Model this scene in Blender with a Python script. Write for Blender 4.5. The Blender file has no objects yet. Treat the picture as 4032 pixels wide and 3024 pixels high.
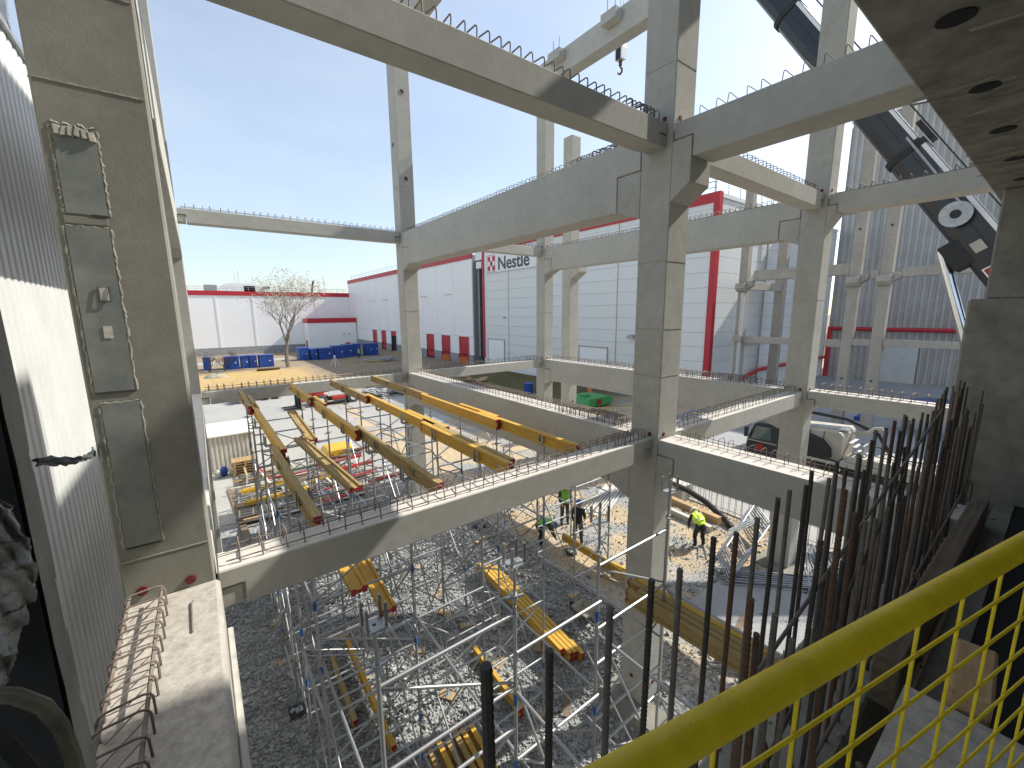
import bpy, math, random
import numpy as np
from mathutils import Vector, Matrix
random.seed(7); rng = np.random.default_rng(11)
S = bpy.context.scene; COL = S.collection
R = math.radians
# ------------------------------------------------------------------ camera
cam = bpy.data.cameras.new("camera"); cam_o = bpy.data.objects.new("camera", cam); COL.objects.link(cam_o)
cam.sensor_width = 36.0; cam.lens = 417.664 / 1024 * 36.0; cam.clip_start = 0.05; cam.clip_end = 2000
yaw, pitch, roll = R(36.7506), R(-9.6996), R(-0.5458)
fw = Vector((math.sin(yaw)*math.cos(pitch), math.cos(yaw)*math.cos(pitch), math.sin(pitch)))
rt = Vector((math.cos(yaw), -math.sin(yaw), 0)); up = rt.cross(fw)
r2 = rt*math.cos(roll) + up*math.sin(roll); u2 = -rt*math.sin(roll) + up*math.cos(roll)
EYE = Vector((0, 0, 8.8))
mw = Matrix((r2, u2, -fw)).transposed().to_4x4(); mw.translation = EYE
cam_o.matrix_world = mw
S.camera = cam_o
# ------------------------------------------------------------------ world, sun, exposure
SUN = Vector((1.15, -0.20, 1.0)).normalized()          # towards the sun
elev = math.asin(SUN.z); az = math.atan2(SUN.x, SUN.y)  # clockwise from +Y
wd = bpy.data.worlds.new("World"); S.world = wd; wd.use_nodes = True
nt = wd.node_tree; nt.nodes.clear()
o = nt.nodes.new("ShaderNodeOutputWorld"); bg = nt.nodes.new("ShaderNodeBackground"); sk = nt.nodes.new("ShaderNodeTexSky")
sk.sky_type = 'NISHITA'; sk.sun_disc = False; sk.sun_elevation = elev; sk.sun_rotation = az
sk.air_density = 1.0; sk.dust_density = 1.4; sk.ozone_density = 1.0; sk.altitude = 100
# thin high cloud: mix the sky towards white with soft noise on the direction
tc = nt.nodes.new("ShaderNodeTexCoord"); mp = nt.nodes.new("ShaderNodeMapping"); mp.inputs['Scale'].default_value = (1.0, 1.3, 2.6)
nz = nt.nodes.new("ShaderNodeTexNoise"); nz.inputs['Scale'].default_value = 1.7; nz.inputs['Detail'].default_value = 7; nz.inputs['Roughness'].default_value = .55
rp = nt.nodes.new("ShaderNodeValToRGB"); rp.color_ramp.elements[0].position = .40; rp.color_ramp.elements[1].position = .78
rp.color_ramp.elements[0].color = (.26, .26, .26, 1); rp.color_ramp.elements[1].color = (.50, .50, .50, 1)
mx = nt.nodes.new("ShaderNodeMixRGB"); mx.inputs['Color2'].default_value = (4.7, 5.1, 5.4, 1)
nt.links.new(tc.outputs['Generated'], mp.inputs['Vector']); nt.links.new(mp.outputs[0], nz.inputs['Vector'])
nt.links.new(nz.outputs['Fac'], rp.inputs[0]); nt.links.new(rp.outputs[0], mx.inputs['Fac']); nt.links.new(sk.outputs[0], mx.inputs['Color1'])
nt.links.new(mx.outputs[0], bg.inputs['Color']); bg.inputs['Strength'].default_value = .14
nt.links.new(bg.outputs[0], o.inputs['Surface'])
sl = bpy.data.lights.new("sun", 'SUN'); sl.energy = 4.2; sl.angle = R(.55); sl.color = (1, .95, .86)
so = bpy.data.objects.new("sun", sl); COL.objects.link(so); so.rotation_euler = (-SUN).to_track_quat('-Z', 'Y').to_euler(); so.location = (30, -10, 40)
S.view_settings.view_transform = 'Standard'; S.view_settings.look = 'None'; S.view_settings.exposure = .64; S.view_settings.gamma = 1
S.render.engine = 'CYCLES'; S.cycles.use_denoising = True; S.cycles.max_bounces = 6; S.cycles.diffuse_bounces = 4
# ------------------------------------------------------------------ materials
def nodes(name):
    m = bpy.data.materials.new(name); m.use_nodes = True; t = m.node_tree; b = t.nodes['Principled BSDF']; return m, t, b
def mat(name, c1, c2=None, scale=6, rough=.8, metal=0, bump=0, bscale=40, stretch=(1,1,1), detail=6, lo=.35, hi=.65, spec=.5):
    m, t, b = nodes(name); b.inputs['Roughness'].default_value = rough; b.inputs['Metallic'].default_value = metal
    b.inputs['Specular IOR Level'].default_value = spec
    b.inputs['Base Color'].default_value = (*c1, 1); m.diffuse_color = (*c1, 1)
    tc = t.nodes.new("ShaderNodeTexCoord"); mp = t.nodes.new("ShaderNodeMapping"); mp.inputs['Scale'].default_value = stretch
    t.links.new(tc.outputs['Object'], mp.inputs['Vector'])
    if c2:
        n = t.nodes.new("ShaderNodeTexNoise"); n.inputs['Scale'].default_value = scale; n.inputs['Detail'].default_value = detail; n.inputs['Roughness'].default_value = .62
        r = t.nodes.new("ShaderNodeValToRGB"); r.color_ramp.elements[0].position = lo; r.color_ramp.elements[1].position = hi
        r.color_ramp.elements[0].color = (*c1, 1); r.color_ramp.elements[1].color = (*c2, 1)
        t.links.new(mp.outputs[0], n.inputs['Vector']); t.links.new(n.outputs['Fac'], r.inputs[0]); t.links.new(r.outputs[0], b.inputs['Base Color'])
    if bump:
        n = t.nodes.new("ShaderNodeTexNoise"); n.inputs['Scale'].default_value = bscale; n.inputs['Detail'].default_value = 4
        bp = t.nodes.new("ShaderNodeBump"); bp.inputs['Strength'].default_value = bump; bp.inputs['Distance'].default_value = .01
        t.links.new(mp.outputs[0], n.inputs['Vector']); t.links.new(n.outputs['Fac'], bp.inputs['Height']); t.links.new(bp.outputs[0], b.inputs['Normal'])
    return m
def concrete(name, base, dark, light, stain=.5, holes=True, mott=1.1, dust=None, dcon=.8):
    m, t, b = nodes(name); L = t.links.new; N = t.nodes.new; m.diffuse_color = (*base, 1)
    b.inputs['Roughness'].default_value = .88; b.inputs['Specular IOR Level'].default_value = .25
    tc = N("ShaderNodeTexCoord"); vec = tc.outputs['Object']
    def noise(sc, st=(1,1,1), det=6, ro=.6):
        mp = N("ShaderNodeMapping"); mp.inputs['Scale'].default_value = st; L(vec, mp.inputs['Vector'])
        n = N("ShaderNodeTexNoise"); n.inputs['Scale'].default_value = sc; n.inputs['Detail'].default_value = det; n.inputs['Roughness'].default_value = ro
        L(mp.outputs[0], n.inputs['Vector']); return n.outputs['Fac']
    def ramp(f, p0, p1, c0, c1):
        r = N("ShaderNodeValToRGB"); e = r.color_ramp.elements; e[0].position = p0; e[1].position = p1; e[0].color = (*c0, 1); e[1].color = (*c1, 1); L(f, r.inputs[0]); return r.outputs[0]
    def mixc(fac, a, c, mode='MIX'):
        x = N("ShaderNodeMixRGB"); x.blend_type = mode
        if isinstance(fac, float): x.inputs['Fac'].default_value = fac
        else: L(fac, x.inputs['Fac'])
        L(a, x.inputs['Color1'])
        if isinstance(c, tuple): x.inputs['Color2'].default_value = (*c, 1)
        else: L(c, x.inputs['Color2'])
        return x.outputs[0]
    col = ramp(noise(mott, det=8), .30, .72, dark, light)
    col = mixc(.5, col, ramp(noise(5.5, det=8, ro=.7), .35, .68, dark, light))
    st = ramp(noise(2.4, (1, 1, .16), 7, .65), .52, .74, (0,0,0), (1,1,1))       # vertical run marks
    k = N("ShaderNodeMath"); k.operation = 'MULTIPLY'; k.inputs[1].default_value = stain*.45; L(st, k.inputs[0])
    col = mixc(k.outputs[0], col, dark)
    sp = ramp(noise(90, det=2), .60, .74, (0,0,0), (1,1,1)); k2 = N("ShaderNodeMath"); k2.operation = 'MULTIPLY'; k2.inputs[1].default_value = .22; L(sp, k2.inputs[0])
    col = mixc(k2.outputs[0], col, tuple(x*.55 for x in dark))
    h = noise(55, det=3)
    if holes:
        v = N("ShaderNodeTexVoronoi"); v.inputs['Scale'].default_value = 9; L(vec, v.inputs['Vector'])
        hp = ramp(v.outputs['Distance'], .035, .06, (1,1,1), (0,0,0)); k3 = N("ShaderNodeMath"); k3.operation = 'MULTIPLY'; k3.inputs[1].default_value = .55; L(hp, k3.inputs[0])
        col = mixc(k3.outputs[0], col, tuple(x*.4 for x in dark))
    if dust:       # pale cement dust lying on upward faces
        ge = N("ShaderNodeNewGeometry"); sp_ = N("ShaderNodeSeparateXYZ"); L(ge.outputs['Normal'], sp_.inputs[0])
        mr = N("ShaderNodeMapRange"); L(sp_.outputs['Z'], mr.inputs['Value']); mr.inputs['From Min'].default_value = .8; mr.inputs['From Max'].default_value = .95
        col = mixc(mr.outputs[0], col, ramp(noise(4 if dcon > .7 else 13, det=9, ro=.75), .32, .66, tuple(x*dcon for x in dust), dust))
    L(col, b.inputs['Base Color'])
    bp = N("ShaderNodeBump"); bp.inputs['Strength'].default_value = .22; bp.inputs['Distance'].default_value = .006; L(h, bp.inputs['Height']); L(bp.outputs[0], b.inputs['Normal'])
    return m
MT = {}
MT['conc'] = concrete('precast concrete', (.44,.435,.395), (.35,.345,.305), (.49,.485,.44), dust=(.60,.57,.52))
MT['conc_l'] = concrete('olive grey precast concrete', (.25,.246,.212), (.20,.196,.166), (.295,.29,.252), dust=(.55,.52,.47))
MT['conc_beam'] = concrete('precast beam concrete', (.46,.455,.415), (.385,.38,.34), (.51,.505,.46), stain=.3, mott=.8, dust=(.66,.62,.57))
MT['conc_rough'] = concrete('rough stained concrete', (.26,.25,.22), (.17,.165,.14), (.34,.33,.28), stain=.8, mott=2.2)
MT['conc_old'] = concrete('brownish weathered concrete', (.41,.375,.325), (.32,.285,.24), (.49,.455,.40), stain=.9, mott=.6)
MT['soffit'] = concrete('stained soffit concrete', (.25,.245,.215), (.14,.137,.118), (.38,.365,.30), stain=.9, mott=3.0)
MT['conc_grit'] = concrete('gritty cement-splashed concrete', (.40,.38,.33), (.30,.285,.245), (.47,.45,.40), stain=.3, mott=2.0, dust=(.52,.48,.42), dcon=.55)
MT['cap_red'] = mat('dark red cap', (.20,.02,.02), (.13,.015,.015), 30, .5)
MT['mortar'] = mat('grout mortar', (.40,.38,.31), (.27,.255,.21), 9, .95, bump=.6, bscale=30)
MT['grout_l'] = mat('olive grout edge', (.33,.32,.27), (.25,.24,.20), 12, .95, bump=.5, bscale=30)
MT['plate'] = mat('galvanised embed plate', (.19,.215,.20), (.30,.31,.28), 3.5, .55, .35, bump=.12, bscale=14)
MT['seam'] = mat('joint gap', (.05,.05,.045), rough=1)
MT['rebar'] = mat('ribbed reinforcing steel', (.125,.112,.10), (.18,.15,.125), 7, .75, .25, bump=.5, bscale=60, stretch=(.4,.4,4))
MT['rebar_dark'] = mat('dark mill scale rebar', (.045,.040,.037), (.075,.06,.05), 7, .7, .3, bump=.6, bscale=70, stretch=(.4,.4,4))
MT['rebar_rust'] = mat('rusty rebar', (.085,.048,.03), (.14,.078,.042), 9, .85, .1, bump=.6, bscale=70, stretch=(.4,.4,4))
MT['stirrup'] = mat('stirrup wire', (.13,.115,.10), (.22,.20,.175), 9, .8, .2)
MT['stirrup_dusty'] = mat('dusty stirrup', (.24,.205,.175), (.17,.13,.11), 11, .9, .05)
MT['galv'] = mat('galvanised tube', (.33,.34,.35), (.46,.47,.48), 6, .42, .7, bump=.08, bscale=50)
MT['galv_dull'] = mat('dull galvanised steel', (.30,.31,.32), (.44,.45,.45), 4, .5, .6)
MT['blue_tape'] = mat('blue tube marking', (.02,.10,.35), (.04,.17,.5), 14, .6)
MT['yel_wood'] = mat('yellow coated formwork timber', (.66,.41,.06), (.50,.28,.035), 7, .6, bump=.2, bscale=30, stretch=(5,.5,5), lo=.3, hi=.72)
MT['wood_worn'] = mat('worn formwork timber', (.42,.31,.13), (.30,.20,.07), 7, .75, bump=.25, bscale=30, stretch=(5,.5,5))
MT['wood'] = mat('raw timber', (.50,.35,.19), (.37,.24,.11), 8, .85, bump=.25, bscale=30, stretch=(4,.6,4))
MT['wood_old'] = mat('weathered timber', (.24,.18,.12), (.15,.115,.08), 8, .9, bump=.3, bscale=30, stretch=(4,.6,4))
MT['wood_old_x'] = mat('weathered timber along x', (.21,.165,.115), (.13,.10,.075), 5, .9, bump=.3, bscale=30, stretch=(.35,5,5))
MT['wood_x'] = mat('raw timber block', (.42,.29,.16), (.30,.19,.09), 6, .85, bump=.25, bscale=30, stretch=(.7,5,5))
MT['red'] = mat('red plastic', (.36,.018,.018), (.26,.016,.014), 9, .45)
MT['red_pan'] = mat('red cladding', (.50,.022,.035), (.42,.018,.03), .5, .45)
MT['yel_paint'] = mat('yellow painted rail', (.80,.66,.035), (.70,.56,.03), 5, .42, bump=.06, bscale=60)
def worn_paint(name, c, dk):
    m, t, b = nodes(name); L = t.links.new; N = t.nodes.new; tc = N("ShaderNodeTexCoord"); b.inputs['Roughness'].default_value = .5
    def nz(sc, det, st=(1,1,1)):
        mp = N("ShaderNodeMapping"); mp.inputs['Scale'].default_value = st; L(tc.outputs['Object'], mp.inputs['Vector']); n = N("ShaderNodeTexNoise"); n.inputs['Scale'].default_value = sc; n.inputs['Detail'].default_value = det; n.inputs['Roughness'].default_value = .68; L(mp.outputs[0], n.inputs['Vector']); return n.outputs['Fac']
    def rp(f, a, b_, c0, c1):
        r = N("ShaderNodeValToRGB"); r.color_ramp.elements[0].position = a; r.color_ramp.elements[1].position = b_; r.color_ramp.elements[0].color = (*c0, 1); r.color_ramp.elements[1].color = (*c1, 1); L(f, r.inputs[0]); return r.outputs[0]
    def mixc(f, a, c_):
        x = N("ShaderNodeMixRGB"); L(f, x.inputs['Fac']); L(a, x.inputs['Color1']); x.inputs['Color2'].default_value = (*c_, 1); return x.outputs[0]
    col = rp(nz(9, 6), .3, .7, c, tuple(x*.72 for x in c))
    col = mixc(rp(nz(26, 7, (1,1,.6)), .60, .70, (0,0,0), (.8,.8,.8)), col, dk)
    col = mixc(rp(nz(150, 3), .66, .74, (0,0,0), (.9,.9,.9)), col, (.10,.08,.05))
    L(col, b.inputs['Base Color']); bp = N("ShaderNodeBump"); bp.inputs['Strength'].default_value = .25; bp.inputs['Distance'].default_value = .002; L(nz(60, 4), bp.inputs['Height']); L(bp.outputs[0], b.inputs['Normal'])
    L(rp(nz(30, 5), .3, .7, (.35,.35,.35), (.7,.7,.7)), b.inputs['Roughness']); return m
MT['yel_paint'] = worn_paint('scuffed yellow rail paint', (.90,.67,.015), (.55,.40,.03))
MT['white_pan'] = mat('white sandwich panel', (.90,.90,.89), (.87,.87,.865), .25, .45)
MT['grey_pan'] = mat('light grey sandwich panel', (.76,.78,.765), (.72,.74,.73), .25, .5)
MT['joint'] = mat('panel joint', (.30,.32,.33), rough=.8)
MT['white_trim'] = mat('white trim', (.82,.83,.83), rough=.5)
MT['corr_white'] = mat('white corrugated sheet', (.58,.59,.57), (.52,.53,.52), 1.2, .5, bump=.04, bscale=9)
MT['corr_grey'] = mat('grey corrugated sheet', (.47,.455,.43), (.39,.37,.34), .35, .5)
MT['plinth'] = mat('grey plinth', (.33,.34,.34), (.25,.26,.26), 1.5, .9)
MT['dark'] = mat('dark opening', (.012,.012,.013), rough=.9)
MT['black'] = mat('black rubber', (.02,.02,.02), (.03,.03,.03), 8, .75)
MT['tyre'] = mat('dusty tyre', (.05,.048,.045), (.13,.12,.105), 6, .9)
MT['crane'] = mat('dark blue black crane paint', (.008,.011,.016), (.013,.017,.023), 1.5, .3, bump=.02, bscale=5, spec=.6)
MT['crane_gr'] = mat('grey crane paint', (.34,.345,.35), (.27,.27,.27), 2, .5)
MT['cream'] = mat('beige machine panel', (.46,.43,.36), (.38,.35,.29), 1.5, .6)
MT['chrome'] = mat('polished cylinder rod', (.75,.77,.80), rough=.18, metal=1)
MT['glass'] = mat('dark glass', (.06,.10,.10), rough=.06, metal=0, spec=.9)
MT['blue_box'] = mat('blue painted steel', (.012,.055,.27), (.02,.075,.33), 1, .5)
MT['cont'] = mat('cream container steel', (.62,.60,.53), (.50,.48,.41), 1.5, .6)
MT['cont_roof'] = mat('container roof', (.76,.74,.66), (.68,.66,.58), 1, .6)
MT['mach_red'] = mat('red machine paint', (.50,.035,.025), (.42,.03,.025), 2, .4)
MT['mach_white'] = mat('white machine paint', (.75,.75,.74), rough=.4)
MT['mach_yel'] = mat('yellow machine paint', (.68,.42,.02), (.58,.35,.02), 2, .45)
MT['mach_green'] = mat('green machine paint', (.06,.33,.09), (.05,.27,.07), 2, .5)
MT['orange'] = mat('orange plastic', (.55,.15,.03), (.48,.12,.02), 3, .6)
MT['stone'] = mat('crushed stone', (.33,.335,.33), (.48,.485,.475), 1.3, .95, bump=.5, bscale=60, lo=.3, hi=.7)
MT['bark'] = mat('bark', (.15,.125,.10), (.22,.19,.155), 6, .95)
MT['bud'] = mat('spring buds', (.34,.31,.22), (.26,.22,.15), 3, .9)
MT['shrub'] = mat('bare shrub twigs', (.10,.075,.06), rough=.95)
MT['skin'] = mat('skin', (.42,.24,.17), rough=.6)
MT['cloth_dark'] = mat('dark work clothes', (.02,.021,.025), (.032,.032,.036), 12, .9)
MT['cloth_green'] = mat('olive work jacket', (.075,.075,.06), (.05,.05,.042), 12, .9)
MT['vest_yel'] = mat('fluorescent yellow vest', (.62,.85,.03), (.56,.78,.03), 8, .7)
MT['vest_green'] = mat('fluorescent green vest', (.22,.62,.04), (.19,.52,.04), 8, .7)
MT['reflect'] = mat('grey reflective tape', (.42,.43,.42), rough=.4)
MT['helmet_w'] = mat('white hard hat', (.78,.78,.77), rough=.35)
MT['helmet_b'] = mat('blue hard hat', (.03,.13,.42), rough=.35)
MT['paper'] = mat('paper note', (.62,.60,.54), (.45,.43,.38), 30, .9)
MT['net'] = mat('dark woven strap', (.045,.06,.06), (.09,.11,.11), 60, .85, bump=.5, bscale=120)
MT['film'] = mat('torn plastic film', (.50,.50,.48), (.26,.26,.25), 11, .4, bump=1.0, bscale=45)
MT['hose'] = mat('dusty hose', (.075,.07,.055), (.20,.185,.12), 7, .8)
MT['letter'] = mat('dark grey lettering', (.085,.095,.105), rough=.6)
MT['soil'] = mat('brown soil', (.24,.18,.12), (.15,.115,.08), 1.2, 1, bump=.7, bscale=9)
MT['grass'] = mat('dry grass bank', (.11,.10,.05), (.065,.05,.035), 1.0, 1, bump=.8, bscale=14)
MT['barrier'] = mat('yellow barrier paint', (.62,.50,.06), rough=.6)
# ------------------------------------------------------------------ mesh helpers
class MB:
    def __init__(s): s.v = []; s.f = []
    def add(s, vs, fs):
        o = len(s.v); s.v += [tuple(v) for v in vs]; s.f += [tuple(i+o for i in f) for f in fs]; return s
    def box(s, x0, x1, y0, y1, z0, z1):
        return s.add([(x0,y0,z0),(x1,y0,z0),(x1,y1,z0),(x0,y1,z0),(x0,y0,z1),(x1,y0,z1),(x1,y1,z1),(x0,y1,z1)],
                     [(0,3,2,1),(4,5,6,7),(0,1,5,4),(1,2,6,5),(2,3,7,6),(3,0,4,7)])
    def obox(s, c, a, b, d):
        c, a, b, d = map(Vector, (c, a, b, d)); vs = []
        for k in (-1, 1):
            for i, j in ((-1,-1),(1,-1),(1,1),(-1,1)): vs.append(c + a*i + b*j + d*k)
        return s.add(vs, [(0,3,2,1),(4,5,6,7),(0,1,5,4),(1,2,6,5),(2,3,7,6),(3,0,4,7)])
    def tube(s, p0, p1, r, n=8, r1=None):
        p0, p1 = Vector(p0), Vector(p1); d = (p1-p0).normalized(); a = d.orthogonal().normalized(); b = d.cross(a); r1 = r if r1 is None else r1
        vs = [p0 + (a*math.cos(t)+b*math.sin(t))*r for t in (2*math.pi*i/n for i in range(n))] + [p1 + (a*math.cos(t)+b*math.sin(t))*r1 for t in (2*math.pi*i/n for i in range(n))]
        return s.add(vs, [(i, (i+1)%n, n+(i+1)%n, n+i) for i in range(n)] + [tuple(range(n-1,-1,-1)), tuple(range(n, 2*n))])
    def path(s, pts, r, n=6):
        pts = [Vector(p) for p in pts]; rings = []; a = None; m = len(pts)
        rr = r if isinstance(r, (list, tuple)) else [r]*m
        for i, p in enumerate(pts):
            d = ((pts[min(i+1, m-1)]-pts[max(i-1, 0)])).normalized()
            a = d.orthogonal().normalized() if a is None else (a - d*a.dot(d)).normalized()
            b = d.cross(a); rings.append([p + (a*math.cos(t)+b*math.sin(t))*rr[i] for t in (2*math.pi*k/n for k in range(n))])
        vs = [v for rg in rings for v in rg]; fs = []
        for i in range(m-1):
            for k in range(n): fs.append((i*n+k, i*n+(k+1)%n, (i+1)*n+(k+1)%n, (i+1)*n+k))
        fs += [tuple(range(n-1,-1,-1)), tuple(range((m-1)*n, m*n))]
        return s.add(vs, fs)
    def prism(s, poly, axis, a0, a1):
        n = len(poly)
        def P(u, w, a): return (a,u,w) if axis == 'x' else (u,a,w) if axis == 'y' else (u,w,a)
        vs = [P(u,w,a0) for u, w in poly] + [P(u,w,a1) for u, w in poly]
        ar = sum(poly[i][0]*poly[(i+1)%n][1]-poly[(i+1)%n][0]*poly[i][1] for i in range(n)); fl = (ar > 0) ^ (axis == 'y')
        fs = [(i, (i+1)%n, n+(i+1)%n, n+i) for i in range(n)] + [tuple(range(n-1,-1,-1)), tuple(range(n, 2*n))]
        if (a1 < a0): fl = not fl
        if not fl: fs = [tuple(reversed(f)) for f in fs]
        return s.add(vs, fs)
    def ball(s, c, rx, ry, rz, nu=10, nv=6, v0=0.0, v1=1.0):
        c = Vector(c); vs = []; fs = []
        for j in range(nv+1):
            ph = math.pi*(v0+(v1-v0)*j/nv) - math.pi/2
            for i in range(nu):
                th = 2*math.pi*i/nu; vs.append((c.x+rx*math.cos(ph)*math.cos(th), c.y+ry*math.cos(ph)*math.sin(th), c.z+rz*math.sin(ph)))
        for j in range(nv):
            for i in range(nu): fs.append((j*nu+i, j*nu+(i+1)%nu, (j+1)*nu+(i+1)%nu, (j+1)*nu+i))
        return s.add(vs, fs)
    def mesh(s, name, m, smooth=False):
        me = bpy.data.meshes.new(name); me.from_pydata(s.v, [], s.f); me.materials.append(MT[m] if isinstance(m, str) else m)
        if smooth:
            me.polygons.foreach_set('use_smooth', [True]*len(me.polygons)); me.set_sharp_from_angle(angle=R(40))
        me.update(); return me
def link(name, me, parent=None, loc=None, rot=None, inv=None):
    o = bpy.data.objects.new(name, me); COL.objects.link(o)
    if parent is not None:
        o.parent = parent
        if inv is not None: o.matrix_parent_inverse = inv
    if loc is not None: o.location = loc
    if rot is not None: o.rotation_euler = rot
    return o
def tag(o, label=None, cat=None, group=None, kind=None):
    if label: o['label'] = label
    if cat: o['category'] = cat
    if group: o['group'] = group
    if kind or label: o['kind'] = kind or 'thing'
    return o
class Thing:
    """an Empty at the thing's base; parts are given in world coordinates"""
    def __init__(s, name, label, cat, base=(0,0,0), group=None):
        s.o = link(name, None, loc=base); s.o.empty_display_size = .2; tag(s.o, label, cat, group); s.inv = Matrix.Translation(base).inverted()
    def part(s, name, mb, m, smooth=False, bevel=0, parent=None, label=None):
        me = mb.mesh(name, m, smooth) if isinstance(mb, MB) else mb
        if parent is None: o = link(name, me, s.o, inv=s.inv)
        else: o = link(name, me, parent)
        if bevel:
            b = o.modifiers.new('bevel', 'BEVEL'); b.width = bevel; b.segments = 1; b.limit_method = 'ANGLE'; b.angle_limit = R(35)
        if label: o['label'] = label
        return o
    def inst(s, name, me, loc=(0,0,0), rot=None, parent=None, scale=None):
        o = link(name, me, s.o if parent is None else parent, loc, rot, s.inv if parent is None else None)
        if scale: o.scale = scale
        return o
def copy_tree(o, loc, rotz=0, label=None, parent=None):
    c = o.copy(); COL.objects.link(c)
    if parent is not None: c.parent = parent
    else:
        c.location = loc; c.rotation_euler = (0, 0, rotz)
        if label: c['label'] = label
    for ch in o.children: copy_tree(ch, None, parent=c)
    return c
def single(name, mb, m, label, cat, group=None, smooth=False, bevel=0):
    o = link(name, mb.mesh(name, m, smooth)); tag(o, label, cat, group)
    if bevel:
        b = o.modifiers.new('bevel', 'BEVEL'); b.width = bevel; b.segments = 1; b.limit_method = 'ANGLE'; b.angle_limit = R(35)
    return o
# ------------------------------------------------------------------ ground
def sst(a, b, x): t = np.clip((x-a)/(b-a), 0, 1); return t*t*(3-2*t)
def gz(x, y):
    x = np.asarray(x, float); y = np.asarray(y, float)
    pit = (1-sst(6.3, 8.3, x))*(1-sst(17.6, 20.0, y))
    z = -.75*pit - 1.35*sst(98, 126, y)*(1-sst(30, 40, x))
    near = (1-sst(14, 18, x))*(1-sst(18, 21, y))
    z = z + near*(.035*np.sin(1.7*x+.6*y)*np.sin(1.3*y-.5*x) + .02*np.sin(4.1*x+2*y)*np.cos(3.3*y))
    bank = np.exp(-((x-31.5)/3.2)**2)*sst(27, 33, y)*(1-sst(50, 56, y)); z = z + 1.15*bank*(.75+.25*np.sin(.9*y))
    return z
def gzf(x, y): return float(gz(x, y))
def build_ground():
    xs = np.concatenate([[-900,-300,-100,-40,-20,-8], np.arange(-3, 20, .3), np.arange(20, 44, 1.0), np.arange(44, 130, 6), [160, 300, 900]])
    ys = np.concatenate([[-600,-200,-60,-25,-12,-6], np.arange(-3, 22, .3), np.arange(22, 60, 1.0), np.arange(60, 140, 3), [150, 200, 400, 1200]])
    X, Y = np.meshgrid(xs, ys); Z = gz(X, Y); nx, ny = len(xs), len(ys)
    v = np.stack([X.ravel(), Y.ravel(), Z.ravel()], 1)
    f = [(j*nx+i, j*nx+i+1, (j+1)*nx+i+1, (j+1)*nx+i) for j in range(ny-1) for i in range(nx-1)]
    m, t, b = nodes('site ground'); L = t.links.new; N = t.nodes.new
    b.inputs['Roughness'].default_value = .97; b.inputs['Specular IOR Level'].default_value = .15
    tc = N("ShaderNodeTexCoord"); sx = N("ShaderNodeSeparateXYZ"); L(tc.outputs['Object'], sx.inputs[0])
    def noise(sc, det=5):
        n = N("ShaderNodeTexNoise"); n.inputs['Scale'].default_value = sc; n.inputs['Detail'].default_value = det; L(tc.outputs['Object'], n.inputs['Vector']); return n.outputs['Fac']
    def ramp(fk, p0, p1, c0, c1):
        r = N("ShaderNodeValToRGB"); e = r.color_ramp.elements; e[0].position = p0; e[1].position = p1; e[0].color = (*c0,1); e[1].color = (*c1,1); L(fk, r.inputs[0]); return r.outputs[0]
    def mix(fk, a, c):
        x = N("ShaderNodeMixRGB"); L(fk, x.inputs['Fac']); L(a, x.inputs['Color1']); L(c, x.inputs['Color2']); return x.outputs[0]
    def mapr(src, a, b_, jit=0.):
        if jit:
            ad = N("ShaderNodeMath"); ad.operation = 'MULTIPLY_ADD'; L(noise(.25), ad.inputs[0]); ad.inputs[1].default_value = jit; L(src, ad.inputs[2]); src = ad.outputs[0]; a += jit*.5; b_ += jit*.5
        q = N("ShaderNodeMapRange"); L(src, q.inputs['Value']); q.inputs['From Min'].default_value = a; q.inputs['From Max'].default_value = b_; return q.outputs[0]
    vo = N("ShaderNodeTexVoronoi"); vo.inputs['Scale'].default_value = 16; L(tc.outputs['Object'], vo.inputs['Vector'])
    grav = ramp(vo.outputs['Color'], .1, .9, (.21,.215,.215), (.42,.425,.41))
    tan = ramp(noise(3), .3, .7, (.46,.34,.20), (.54,.44,.31))
    sand = ramp(noise(.8), .3, .7, (.52,.37,.17), (.45,.32,.16))
    brown = ramp(noise(.7), .3, .7, (.34,.265,.185), (.26,.21,.15))
    grass = ramp(noise(1.6), .35, .65, (.095,.10,.035), (.15,.115,.07))
    tf = N("ShaderNodeMath"); tf.operation = 'MULTIPLY'; L(ramp(noise(.55), .40, .54, (0,0,0), (1,1,1)), tf.inputs[0]); L(mapr(sx.outputs['X'], 7.5, 10), tf.inputs[1])
    col = mix(tf.outputs[0], grav, tan)
    col = mix(mapr(sx.outputs['Y'], 54, 58, 6), col, sand)
    bf = N("ShaderNodeMath"); bf.operation = 'MAXIMUM'; L(mapr(sx.outputs['Y'], 76, 80, 5), bf.inputs[0])
    b2 = N("ShaderNodeMath"); b2.operation = 'MULTIPLY'; L(mapr(sx.outputs['X'], 12, 15, 4), b2.inputs[0]); L(mapr(sx.outputs['Y'], 30, 36, 3), b2.inputs[1]); L(b2.outputs[0], bf.inputs[1])
    col = mix(bf.outputs[0], col, brown)
    g2 = N("ShaderNodeMath"); g2.operation = 'MULTIPLY'; L(mapr(sx.outputs['X'], 25.5, 28.5, 3), g2.inputs[0]); L(mapr(sx.outputs['Y'], 58, 52, 3), g2.inputs[1])
    g3 = N("ShaderNodeMath"); g3.operation = 'MULTIPLY'; L(g2.outputs[0], g3.inputs[0]); L(mapr(sx.outputs['Y'], 24, 30, 3), g3.inputs[1])
    col = mix(g3.outputs[0], col, grass)
    L(col, b.inputs['Base Color'])
    bp = N("ShaderNodeBump"); bp.inputs['Strength'].default_value = .8; bp.inputs['Distance'].default_value = .03; L(vo.outputs['Distance'], bp.inputs['Height']); L(bp.outputs[0], b.inputs['Normal'])
    me = bpy.data.meshes.new('ground'); me.from_pydata(v.tolist(), [], f); me.materials.append(m)
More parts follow.
